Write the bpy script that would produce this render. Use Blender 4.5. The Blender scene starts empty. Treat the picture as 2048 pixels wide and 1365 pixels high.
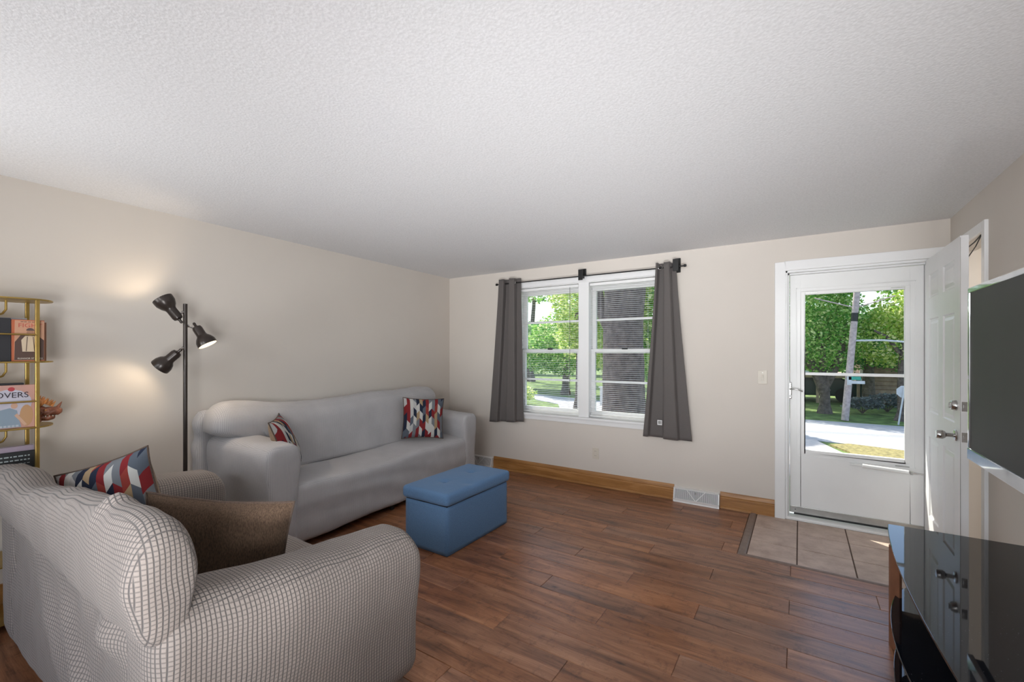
import bpy, bmesh, math, random
from math import sin, cos, pi, radians
from mathutils import Vector, Matrix, noise
random.seed(7)
S = bpy.context.scene
COL = S.collection
# ---------------------------------------------------------------- camera, world, light, exposure
W_, H_ = 2048, 1365
cd = bpy.data.cameras.new('camera'); cam = bpy.data.objects.new('camera', cd); COL.objects.link(cam)
cd.sensor_width = 36.0; cd.lens = 36.0*883/W_
cd.shift_y = (706-H_/2)/W_
cd.clip_start = .02; cd.clip_end = 300
cam.location = (0, 0, 1.42); cam.rotation_euler = (radians(90), 0, radians(33.1))
S.camera = cam
world = bpy.data.worlds.new('world'); S.world = world; world.use_nodes = True
wn = world.node_tree; wn.nodes.clear()
wo = wn.nodes.new('ShaderNodeOutputWorld'); wb = wn.nodes.new('ShaderNodeBackground'); sk = wn.nodes.new('ShaderNodeTexSky')
sk.sky_type = 'NISHITA'; sk.sun_disc = False; sk.sun_elevation = radians(53); sk.sun_rotation = radians(-54)
sk.air_density = 1.0; sk.dust_density = 2.0; sk.ozone_density = 1.5
wb.inputs['Strength'].default_value = .46
wn.links.new(sk.outputs[0], wb.inputs[0]); wn.links.new(wb.outputs[0], wo.inputs[0])

def light(name, kind, loc, energy, color=(1, 1, 1), target=None, direction=None, size=1, size_y=None):
    d = bpy.data.lights.new(name, kind); o = bpy.data.objects.new(name, d); COL.objects.link(o)
    o.location = loc; d.energy = energy; d.color = color
    if kind == 'AREA':
        d.shape = 'RECTANGLE'; d.size = size; d.size_y = size_y or size
    elif kind in ('POINT', 'SPOT'):
        d.shadow_soft_size = size
    if target is not None: direction = Vector(target)-Vector(loc)
    if direction is not None: o.rotation_euler = Vector(direction).to_track_quat('-Z', 'Y').to_euler()
    return o
sun = light('sun', 'SUN', (-8, 12, 14), 8.5, (1, .95, .86), direction=(.355, -.257, -.585)); sun.data.angle = radians(.6)
# unseen fill lights, added behind the camera to brighten the room
light('rear_fill', 'AREA', (-1.6, -2.35, 1.6), 12, (.97, .98, 1), direction=(0, 1, .25), size=3.6, size_y=1.6)  # added broad fill, no real window supplies it
def fill_light(name, loc, w, target, sx, sy, spread):  # aimed area fill, added to even out walls and ceiling
    l = light(name, 'AREA', loc, w, (.965, .98, 1), target=target, size=sx, size_y=sy); l.data.spread = radians(spread); return l
fill_light('high_fill', (-.6, -1.9, 2.10), 27, (-.9, 4, 1.75), 2.4, .4, 95)
fill_light('front_fill', (.15, -.75, .95), 5, (-.13, .25, 1.61), 1.0, .7, 95)
fill_light('left_fill', (-3.2, -1.4, 1.3), 12, (-2.92, -.4, 1.72), .9, .6, 80)
fill_light('ceiling_fill', (.3, -.8, .3), 17, (-1.0, 3.3, 2.4), .9, .25, 60)
fill_light('ceiling_fill', (.3, -.8, .3), 7, (-3.0, 2.4, 2.4), .9, .25, 60)
fill_light('side_fill', (.5, -1.0, 1.0), 8, (-3.7, 1.3, 1.75), .9, .6, 65)
light('hall_fill', 'AREA', (1.7, 3.7, 2.36), 20, (1, .97, .93), direction=(0, 0, -1), size=.6)  # added fill light for the strip behind the open door
S.view_settings.view_transform = 'Standard'; S.view_settings.look = 'None'
S.view_settings.exposure = 0.0; S.view_settings.gamma = 1.0; S.view_settings.use_curve_mapping = False

# ---------------------------------------------------------------- materials
def nodes_mat(name):
    m = bpy.data.materials.new(name); m.use_nodes = True
    nt = m.node_tree; p = nt.nodes['Principled BSDF']
    return m, nt, p
def N(nt, t, **kw):
    n = nt.nodes.new(t)
    for k, v in kw.items():
        if k in n.inputs.keys(): n.inputs[k].default_value = v
        else: setattr(n, k, v)
    return n
def M(nt, op, a, b=None, c=None):
    n = nt.nodes.new('ShaderNodeMath'); n.operation = op
    for i, v in enumerate((a, b, c)):
        if v is None: continue
        if isinstance(v, (int, float)): n.inputs[i].default_value = v
        else: nt.links.new(v, n.inputs[i])
    return n.outputs[0]
def ramp(nt, fac, stops, const=False):
    r = nt.nodes.new('ShaderNodeValToRGB'); e = r.color_ramp.elements
    if const: r.color_ramp.interpolation = 'CONSTANT'
    while len(e) < len(stops): e.new(.5)
    for k, (p, c) in enumerate(stops):
        e[k].position = p; e[k].color = (*c, 1) if len(c) == 3 else c
    if fac is not None: nt.links.new(fac, r.inputs[0])
    return r.outputs[0]
def bump(nt, p, h, strength=.3, dist=.002):
    b = N(nt, 'ShaderNodeBump'); b.inputs['Strength'].default_value = strength; b.inputs['Distance'].default_value = dist
    nt.links.new(h, b.inputs['Height']); nt.links.new(b.outputs[0], p.inputs['Normal'])
def mixc(nt, f, a, b):
    n = nt.nodes.new('ShaderNodeMix'); n.data_type = 'RGBA'
    if isinstance(f, (int, float)): n.inputs[0].default_value = f
    else: nt.links.new(f, n.inputs[0])
    for i, v in ((6, a), (7, b)):
        if isinstance(v, tuple): n.inputs[i].default_value = (*v, 1)
        else: nt.links.new(v, n.inputs[i])
    return n.outputs[2]
def simple(name, col, rough=.5, metal=0, nscale=None, namp=.08, bscale=None, bstr=.2, bdist=.002, spec=None, coat=0, emit=None, estr=0):
    m, nt, p = nodes_mat(name)
    p.inputs['Roughness'].default_value = rough; p.inputs['Metallic'].default_value = metal
    if spec is not None: p.inputs['Specular IOR Level'].default_value = spec
    if coat: p.inputs['Coat Weight'].default_value = coat; p.inputs['Coat Roughness'].default_value = .05
    tc = N(nt, 'ShaderNodeTexCoord')
    n = N(nt, 'ShaderNodeTexNoise'); n.inputs['Scale'].default_value = nscale or 6; n.inputs['Detail'].default_value = 4
    nt.links.new(tc.outputs['Object'], n.inputs['Vector'])
    c = Vector(col)
    o = ramp(nt, n.outputs[0], [(.3, tuple(c*(1-namp))), (.7, tuple(c*(1+namp)))])
    nt.links.new(o, p.inputs['Base Color'])
    if bscale:
        b = N(nt, 'ShaderNodeTexNoise'); b.inputs['Scale'].default_value = bscale; b.inputs['Detail'].default_value = 3
        nt.links.new(tc.outputs['Object'], b.inputs['Vector']); bump(nt, p, b.outputs[0], bstr, bdist)
    if emit: p.inputs['Emission Color'].default_value = (*emit, 1); p.inputs['Emission Strength'].default_value = estr
    return m
MT = {}
MT['wall'] = simple('wall_paint', (.635, .585, .53), .75, nscale=2, namp=.015, bscale=160, bstr=.12, bdist=.001)
MT['white'] = simple('white_trim_paint', (.78, .78, .78), .35, nscale=3, namp=.02, bscale=60, bstr=.05)
MT['white_metal'] = simple('white_enamel', (.80, .80, .79), .28, nscale=5, namp=.015)
MT['slat'] = simple('blind_vinyl', (.80, .80, .78), .4, nscale=3, namp=.02)
MT['grey_metal'] = simple('brushed_aluminium', (.45, .45, .43), .35, .8, nscale=20)
MT['chrome'] = simple('satin_chrome', (.50, .49, .48), .22, 1.0, nscale=8)
MT['brass'] = simple('brass', (.44, .30, .09), .35, .85, nscale=9, namp=.12)
MT['bronze'] = simple('dark_bronze_enamel', (.035, .026, .022), .3, .3, nscale=12, namp=.15)
MT['shade_in'] = simple('lamp_shade_inside', (.85, .8, .7), .4)
MT['bulb'] = simple('lit_bulb', (1, .95, .85), .4, emit=(1, .86, .62), estr=9)
MT['black'] = simple('black_metal', (.012, .012, .012), .35, .2)
MT['cable'] = simple('black_rubber', (.015, .015, .015), .5)
MT['oak'] = None; MT['vent_shadow'] = simple('vent_painted_shade', (.22, .22, .23), .6)
MT['plate'] = simple('almond_plastic', (.60, .55, .47), .35, nscale=4, namp=.02)
MT['dark_slot'] = simple('dark_slot', (.08, .07, .06), .6)
MT['silver_bezel'] = simple('clear_silver_bezel', (.42, .42, .44), .08, .75, nscale=10, namp=.2, coat=1)
MT['screen'] = simple('tv_screen', (.045, .045, .046), .5, spec=.2, namp=.05)
MT['tv_back'] = simple('tv_black_plastic', (.02, .02, .02), .4)
MT['cherry'] = simple('cherry_laminate', (.22, .095, .05), .45, nscale=14, namp=.15)
MT['grout'] = simple('grout', (.12, .075, .055), .85, nscale=30, namp=.15)
MT['strip'] = simple('transition_strip', (.20, .145, .12), .4, nscale=25, namp=.15)
MT['underfloor'] = simple('underlay', (.035, .02, .014), .9)
MT['brown_pillow'] = None

def ceiling_mat():
    m, nt, p = nodes_mat('popcorn_ceiling')
    p.inputs['Base Color'].default_value = (.80, .80, .80, 1); p.inputs['Roughness'].default_value = .9
    tc = N(nt, 'ShaderNodeTexCoord'); a = N(nt, 'ShaderNodeTexNoise'); a.inputs['Scale'].default_value = 95; a.inputs['Detail'].default_value = 3; a.inputs['Roughness'].default_value = .6
    v = N(nt, 'ShaderNodeTexVoronoi'); v.inputs['Scale'].default_value = 110; v.feature = 'SMOOTH_F1'
    nt.links.new(tc.outputs['Object'], a.inputs[0]); nt.links.new(tc.outputs['Object'], v.inputs['Vector'])
    h = M(nt, 'SUBTRACT', a.outputs[0], M(nt, 'MULTIPLY', v.outputs[0], .5))
    bump(nt, p, h, .28, .003)
    c = ramp(nt, h, [(.1, (.72, .72, .73)), (.5, (.80, .80, .815))]); nt.links.new(c, p.inputs['Base Color'])
    return m
MT['ceiling'] = ceiling_mat()

def wood_mat(name, dark, mid, light, scale=(1.2, 9, 9), rough=.33, rnd=True, marks=True):
    m, nt, p = nodes_mat(name)
    tc = N(nt, 'ShaderNodeTexCoord'); oi = N(nt, 'ShaderNodeObjectInfo')
    add = N(nt, 'ShaderNodeVectorMath', operation='MULTIPLY_ADD')
    mp = N(nt, 'ShaderNodeMapping'); mp.inputs['Scale'].default_value = scale
    comb = N(nt, 'ShaderNodeCombineXYZ')
    nt.links.new(M(nt, 'MULTIPLY', oi.outputs['Random'], 37.0), comb.inputs[0]); nt.links.new(M(nt, 'MULTIPLY', oi.outputs['Random'], 91.0), comb.inputs[1])
    va = N(nt, 'ShaderNodeVectorMath', operation='ADD')
    nt.links.new(tc.outputs['Object'], va.inputs[0]); nt.links.new(comb.outputs[0], va.inputs[1])
    nt.links.new(va.outputs[0], mp.inputs['Vector'])
    n1 = N(nt, 'ShaderNodeTexNoise'); n1.inputs['Scale'].default_value = 1.6; n1.inputs['Detail'].default_value = 8; n1.inputs['Roughness'].default_value = .62; n1.inputs['Distortion'].default_value = .6
    nt.links.new(mp.outputs[0], n1.inputs['Vector'])
    n2 = N(nt, 'ShaderNodeTexNoise'); n2.inputs['Scale'].default_value = 6; n2.inputs['Detail'].default_value = 6; n2.inputs['Roughness'].default_value = .7
    mp2 = N(nt, 'ShaderNodeMapping'); mp2.inputs['Scale'].default_value = (scale[0]*1.0, scale[1]*3.2, scale[2]*3); nt.links.new(va.outputs[0], mp2.inputs['Vector']); nt.links.new(mp2.outputs[0], n2.inputs['Vector'])
    f = M(nt, 'ADD', M(nt, 'MULTIPLY', n1.outputs[0], .72), M(nt, 'MULTIPLY', n2.outputs[0], .28))
    c = ramp(nt, f, [(.34, dark), (.5, mid), (.66, light)])
    if rnd:
        hs = N(nt, 'ShaderNodeHueSaturation'); nt.links.new(c, hs.inputs['Color'])
        nt.links.new(M(nt, 'ADD', M(nt, 'MULTIPLY', oi.outputs['Random'], .30), .80), hs.inputs['Value'])
        wn_ = N(nt, 'ShaderNodeTexWhiteNoise', noise_dimensions='1D'); nt.links.new(oi.outputs['Random'], wn_.inputs['W'])
        nt.links.new(M(nt, 'ADD', M(nt, 'MULTIPLY', wn_.outputs[0], .16), 1.0), hs.inputs['Saturation'])
        c = hs.outputs[0]
    if marks:   # dark saw marks and knots
        vo = N(nt, 'ShaderNodeTexVoronoi'); vo.inputs['Scale'].default_value = 2.2
        mp3 = N(nt, 'ShaderNodeMapping'); mp3.inputs['Scale'].default_value = (1, 2.4, 1); nt.links.new(va.outputs[0], mp3.inputs[0]); nt.links.new(mp3.outputs[0], vo.inputs['Vector'])
        k = ramp(nt, vo.outputs[0], [(.02, (.12, .12, .12)), (.07, (1, 1, 1))])
        nm = N(nt, 'ShaderNodeTexNoise'); nm.inputs['Scale'].default_value = 3.0; nm.inputs['Detail'].default_value = 6; nm.inputs['Roughness'].default_value = .8
        mp4 = N(nt, 'ShaderNodeMapping'); mp4.inputs['Scale'].default_value = (5, 3, 1); nt.links.new(va.outputs[0], mp4.inputs[0]); nt.links.new(mp4.outputs[0], nm.inputs['Vector'])
        k2 = ramp(nt, nm.outputs[0], [(.36, (.42, .38, .38)), (.47, (1, 1, 1))])
        mx = N(nt, 'ShaderNodeMix'); mx.data_type = 'RGBA'; mx.blend_type = 'MULTIPLY'; mx.inputs[0].default_value = .8
        nt.links.new(c, mx.inputs[6]); nt.links.new(k, mx.inputs[7]); c = mx.outputs[2]
        mx = N(nt, 'ShaderNodeMix'); mx.data_type = 'RGBA'; mx.blend_type = 'MULTIPLY'; mx.inputs[0].default_value = .6
        nt.links.new(c, mx.inputs[6]); nt.links.new(k2, mx.inputs[7]); c = mx.outputs[2]
    nt.links.new(c, p.inputs['Base Color'])
    rr = M(nt, 'ADD', M(nt, 'MULTIPLY', n1.outputs[0], .18), rough-.09); nt.links.new(rr, p.inputs['Roughness'])
    bump(nt, p, f, .22, .002)
    return m
MT['plank'] = wood_mat('dark_wood_laminate', (.085, .038, .022), (.285, .135, .078), (.45, .24, .145), rough=.33)
MT['oak'] = wood_mat('honey_oak', (.24, .105, .030), (.36, .17, .052), (.46, .235, .085), scale=(1.4, 14, 14), rough=.35, rnd=False, marks=False)

def tile_mat():
    m, nt, p = nodes_mat('beige_tile')
    tc = N(nt, 'ShaderNodeTexCoord'); oi = N(nt, 'ShaderNodeObjectInfo')
    va = N(nt, 'ShaderNodeVectorMath', operation='ADD'); nt.links.new(tc.outputs['Object'], va.inputs[0]); nt.links.new(oi.outputs['Location'], va.inputs[1])
    n = N(nt, 'ShaderNodeTexNoise'); n.inputs['Scale'].default_value = 7; n.inputs['Detail'].default_value = 7; n.inputs['Roughness'].default_value = .65
    nt.links.new(va.outputs[0], n.inputs[0])
    c = ramp(nt, n.outputs[0], [(.32, (.38, .28, .225)), (.62, (.56, .435, .36))]); nt.links.new(c, p.inputs['Base Color'])
    p.inputs['Roughness'].default_value = .55; bump(nt, p, n.outputs[0], .12, .002)
    return m
MT['tile'] = tile_mat()

def waffle_mat(name, cell, line, pitch, lw=.76, contrast=1.0, bs=.6):
    """stretch cover knitted in a square waffle: dark grooves along every axis that the surface does not face"""
    m, nt, p = nodes_mat(name)
    tc = N(nt, 'ShaderNodeTexCoord'); geo = N(nt, 'ShaderNodeNewGeometry')
    no = N(nt, 'ShaderNodeTexNoise'); no.inputs['Scale'].default_value = 3.0; no.inputs['Detail'].default_value = 2
    nt.links.new(tc.outputs['Object'], no.inputs[0])
    vm = N(nt, 'ShaderNodeVectorMath', operation='MULTIPLY_ADD'); nt.links.new(no.outputs['Color'], vm.inputs[0]); vm.inputs[1].default_value = (.035, .035, .035); nt.links.new(tc.outputs['Object'], vm.inputs[2])
    sep = N(nt, 'ShaderNodeSeparateXYZ'); nt.links.new(vm.outputs[0], sep.inputs[0])
    sn = N(nt, 'ShaderNodeSeparateXYZ'); nt.links.new(geo.outputs['Normal'], sn.inputs[0])
    tot = None
    for i in range(3):
        t = M(nt, 'MULTIPLY', M(nt, 'ABSOLUTE', M(nt, 'SUBTRACT', M(nt, 'FRACT', M(nt, 'MULTIPLY', sep.outputs[i], 1/pitch)), .5)), 2)
        mr = N(nt, 'ShaderNodeMapRange', interpolation_type='SMOOTHSTEP'); nt.links.new(t, mr.inputs[0]); mr.inputs[1].default_value = lw-.14; mr.inputs[2].default_value = lw+.14
        na = M(nt, 'ABSOLUTE', sn.outputs[i])
        mk = N(nt, 'ShaderNodeMapRange', interpolation_type='SMOOTHSTEP'); nt.links.new(na, mk.inputs[0]); mk.inputs[1].default_value = .80; mk.inputs[2].default_value = .68
        l = M(nt, 'MULTIPLY', mr.outputs[0], mk.outputs[0])
        if i == 2: l = M(nt, 'MULTIPLY', l, .6)
        tot = l if tot is None else M(nt, 'MAXIMUM', tot, l)
    nl = N(nt, 'ShaderNodeTexNoise'); nl.inputs['Scale'].default_value = 5; nl.inputs['Detail'].default_value = 5
    nt.links.new(tc.outputs['Object'], nl.inputs[0])
    c = Vector(cell); base = ramp(nt, nl.outputs[0], [(.3, tuple(c*.92)), (.7, tuple(c*1.06))])
    col = mixc(nt, M(nt, 'MULTIPLY', tot, contrast), base, line)
    nt.links.new(col, p.inputs['Base Color']); p.inputs['Roughness'].default_value = .95
    p.inputs['Specular IOR Level'].default_value = .1
    p.inputs['Sheen Weight'].default_value = .15
    bump(nt, p, M(nt, 'SUBTRACT', 1.0, tot), bs, .003)
    return m
MT['cover'] = waffle_mat('waffle_stretch_cover', (.33, .285, .258), (.082, .078, .078), .0125, contrast=.85)
MT['sofa_cover'] = waffle_mat('grey_stretch_cover', (.50, .485, .49), (.32, .31, .315), .0105, contrast=.7, bs=.35)

def cloth(name, col, scale=420, rough=.9, amp=.18, bs=.4):
    m, nt, p = nodes_mat(name)
    tc = N(nt, 'ShaderNodeTexCoord'); n = N(nt, 'ShaderNodeTexNoise'); n.inputs['Scale'].default_value = scale; n.inputs['Detail'].default_value = 2
    mp = N(nt, 'ShaderNodeMapping'); mp.inputs['Scale'].default_value = (1, 1, .35); nt.links.new(tc.outputs['Object'], mp.inputs[0]); nt.links.new(mp.outputs[0], n.inputs[0])
    c = Vector(col); o = ramp(nt, n.outputs[0], [(.3, tuple(c*(1-amp))), (.7, tuple(c*(1+amp)))]); nt.links.new(o, p.inputs['Base Color'])
    p.inputs['Roughness'].default_value = rough; p.inputs['Specular IOR Level'].default_value = .15; p.inputs['Sheen Weight'].default_value = .1
    bump(nt, p, n.outputs[0], bs, .001)
    return m
MT['curtain'] = cloth('charcoal_curtain', (.115, .103, .099), 500, .6, .08)
MT['blue_linen'] = cloth('blue_linen', (.105, .20, .355), 350, .85, .12)
MT['brown_pillow'] = cloth('brown_chenille', (.098, .064, .043), 260, .9, .35)
MT['tan_back'] = cloth('tan_pillow_back', (.25, .175, .115), 260, .9, .15)
MT['piping'] = cloth('brown_piping', (.10, .07, .055), 260, .9, .2)

def chevron_mat():
    m, nt, p = nodes_mat('chevron_print')
    uv = N(nt, 'ShaderNodeUVMap'); s = N(nt, 'ShaderNodeSeparateXYZ'); nt.links.new(uv.outputs[0], s.inputs[0])
    u = M(nt, 'MULTIPLY', s.outputs[0], 13.0); fu = M(nt, 'FRACT', u); iu = M(nt, 'FLOOR', u)
    odd = M(nt, 'MODULO', iu, 2.0)                       # 0 / 1 : slant direction
    sl = M(nt, 'SUBTRACT', M(nt, 'MULTIPLY', odd, 2.0), 1.0)
    grp = M(nt, 'MULTIPLY', M(nt, 'FLOOR', M(nt, 'DIVIDE', u, 2.0)), .37)
    v = M(nt, 'ADD', M(nt, 'MULTIPLY', s.outputs[1], 5.0), M(nt, 'ADD', M(nt, 'MULTIPLY', M(nt, 'MULTIPLY', sl, M(nt, 'SUBTRACT', fu, .5)), .42), grp))
    iv = M(nt, 'FLOOR', v)
    cb = N(nt, 'ShaderNodeCombineXYZ'); nt.links.new(iu, cb.inputs[0]); nt.links.new(iv, cb.inputs[1])
    wn_ = N(nt, 'ShaderNodeTexWhiteNoise', noise_dimensions='3D'); nt.links.new(cb.outputs[0], wn_.inputs[0])
    c = ramp(nt, wn_.outputs[0], [(0, (.20, .022, .025)), (.25, (.02, .025, .045)), (.40, (.16, .17, .185)), (.54, (.09, .105, .13)), (.62, (.50, .49, .46)), (.76, (.34, .24, .14)), (.86, (.26, .045, .035)), (.95, (.42, .41, .40))], True)
    nt.links.new(c, p.inputs['Base Color']); p.inputs['Roughness'].default_value = .9; p.inputs['Specular IOR Level'].default_value = .15
    n = N(nt, 'ShaderNodeTexNoise'); n.inputs['Scale'].default_value = 300; tc = N(nt, 'ShaderNodeTexCoord'); nt.links.new(tc.outputs['Object'], n.inputs[0]); bump(nt, p, n.outputs[0], .3, .001)
    return m
MT['chevron'] = chevron_mat()

def glass_mat(name, tint=(.97, .985, .98), refl=.08):
    m = bpy.data.materials.new(name); m.use_nodes = True; nt = m.node_tree; nt.nodes.clear()
    o = N(nt, 'ShaderNodeOutputMaterial'); t = N(nt, 'ShaderNodeBsdfTransparent'); g = N(nt, 'ShaderNodeBsdfGlossy')
    t.inputs[0].default_value = (*tint, 1); g.inputs['Roughness'].default_value = .30
    lw = N(nt, 'ShaderNodeLayerWeight'); lw.inputs[0].default_value = .25
    mx = N(nt, 'ShaderNodeMixShader'); nt.links.new(M(nt, 'MULTIPLY', lw.outputs['Fresnel'], refl*4), mx.inputs[0])
    nt.links.new(t.outputs[0], mx.inputs[1]); nt.links.new(g.outputs[0], mx.inputs[2]); nt.links.new(mx.outputs[0], o.inputs[0])
    return m
MT['glass'] = glass_mat('window_glass', refl=.018)

def blackglass():
    m, nt, p = nodes_mat('black_glass')
    p.inputs['Roughness'].default_value = .03; p.inputs['IOR'].default_value = 1.4; p.inputs['Specular IOR Level'].default_value = .5
    tc = N(nt, 'ShaderNodeTexCoord'); v = N(nt, 'ShaderNodeTexVoronoi'); v.inputs['Scale'].default_value = 70; nt.links.new(tc.outputs['Object'], v.inputs['Vector'])
    n = N(nt, 'ShaderNodeTexNoise'); n.inputs['Scale'].default_value = 5; nt.links.new(tc.outputs['Object'], n.inputs[0])
    d = M(nt, 'MULTIPLY', ramp(nt, v.outputs[0], [(.03, (1, 1, 1)), (.09, (0, 0, 0))]), ramp(nt, n.outputs[0], [(.5, (0, 0, 0)), (.62, (1, 1, 1))]))
    c = mixc(nt, d, (.006, .007, .010), (.22, .22, .24)); nt.links.new(c, p.inputs['Base Color'])
    nt.links.new(M(nt, 'ADD', M(nt, 'MULTIPLY', d, .5), .03), p.inputs['Roughness'])
    return m
MT['black_glass'] = blackglass()

def leaf_mat(name, a, b, c):
    m, nt, p = nodes_mat(name)
    uv = N(nt, 'ShaderNodeUVMap'); s = N(nt, 'ShaderNodeSeparateXYZ'); nt.links.new(uv.outputs[0], s.inputs[0])
    col = ramp(nt, s.outputs[0], [(0, a), (.5, b), (1, c)])
    nt.links.new(col, p.inputs['Base Color']); p.inputs['Roughness'].default_value = .55
    tr = N(nt, 'ShaderNodeBsdfTranslucent'); nt.links.new(col, tr.inputs[0])
    mx = N(nt, 'ShaderNodeMixShader'); mx.inputs[0].default_value = .5
    o = nt.nodes['Material Output']; nt.links.new(p.outputs[0], mx.inputs[1]); nt.links.new(tr.outputs[0], mx.inputs[2]); nt.links.new(mx.outputs[0], o.inputs[0])
    return m
MT['leaf'] = leaf_mat('maple_leaves', (.06, .26, .03), (.26, .52, .08), (.80, .84, .42))  # pale last tone of the green leaf ramps paints highlights into the colour
MT['leaf2'] = leaf_mat('yellow_green_leaves', (.20, .40, .05), (.50, .62, .12), (.88, .86, .48))
MT['leaf3'] = leaf_mat('deep_green_leaves', (.04, .20, .05), (.14, .42, .10), (.48, .66, .26))
MT['bark'] = simple('bark', (.15, .115, .10), .9, nscale=9, namp=.45, bscale=22, bstr=1, bdist=.06)
MT['pole_wood'] = simple('weathered_pole', (.46, .37, .36), .85, nscale=12, namp=.25)
MT['asphalt'] = simple('asphalt', (.34, .34, .36), .9, nscale=40, namp=.1)
MT['concrete'] = simple('driveway_concrete', (.42, .39, .38), .9, nscale=8, namp=.12)
MT['grass'] = simple('lawn', (.14, .21, .055), .95, nscale=3, namp=.5, bscale=60, bstr=.8, bdist=.05)
MT['dry_grass'] = simple('dry_grass_verge', (.30, .25, .10), .95, nscale=14, namp=.45, bscale=60, bstr=.8, bdist=.04)
MT['siding'] = simple('brown_siding', (.42, .29, .22), .8, nscale=6, namp=.2)
MT['roof'] = simple('roof_shingle', (.12, .10, .09), .9, nscale=10, namp=.25)
MT['car'] = simple('dark_green_car_paint', (.012, .035, .03), .2, nscale=3)
MT['tyre'] = simple('tyre', (.012, .012, .012), .8)
MT['carglass'] = simple('car_window', (.03, .035, .04), .08)
MT['signgreen'] = simple('street_sign_green', (.03, .33, .24), .4)
MT['signgrey'] = simple('sign_back', (.55, .56, .58), .4)
MT['shrub'] = leaf_mat('grey_shrub_leaves', (.09, .11, .11), (.18, .20, .21), (.34, .36, .38))

# ---------------------------------------------------------------- builders
def link(o, parent=None):
    COL.objects.link(o)
    if parent is not None:
        o.parent = parent; o.matrix_parent_inverse = Matrix.Translation(-world_loc(parent))
    return o
def world_loc(o):
    v = Vector(o.location) if o.parent is None else Vector((0, 0, 0))
    if o.parent is not None:
        return Vector(o.get('_w', (0, 0, 0)))
    return v
def tag(o, label=None, cat=None, group=None, kind=None):
    if label: o['label'] = label
    if cat: o['category'] = cat
    if group: o['group'] = group
    if kind: o['kind'] = kind
    return o
def thing(name, label, cat, loc=(0, 0, 0), group=None, kind=None):
    o = bpy.data.objects.new(name, None); o.location = loc; o.empty_display_size = .05; COL.objects.link(o)
    return tag(o, label, cat, group, kind)
def obj(name, verts, faces, mat, parent=None, smooth=False, uvs=None, mats=None, fidx=None):
    me = bpy.data.meshes.new(name); me.from_pydata([tuple(v) for v in verts], [], faces)
    for m in (mats or [mat]): me.materials.append(m)
    if fidx: me.polygons.foreach_set('material_index', fidx)
    if smooth: me.polygons.foreach_set('use_smooth', [True]*len(me.polygons))
    if uvs:
        ul = me.uv_layers.new(name='UVMap'); flat = []
        for f in faces:
            for vi in f: flat += [uvs[vi][0], uvs[vi][1]]
        ul.data.foreach_set('uv', flat)
    me.update()
    o = bpy.data.objects.new(name, me); link(o, parent); return o
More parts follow.
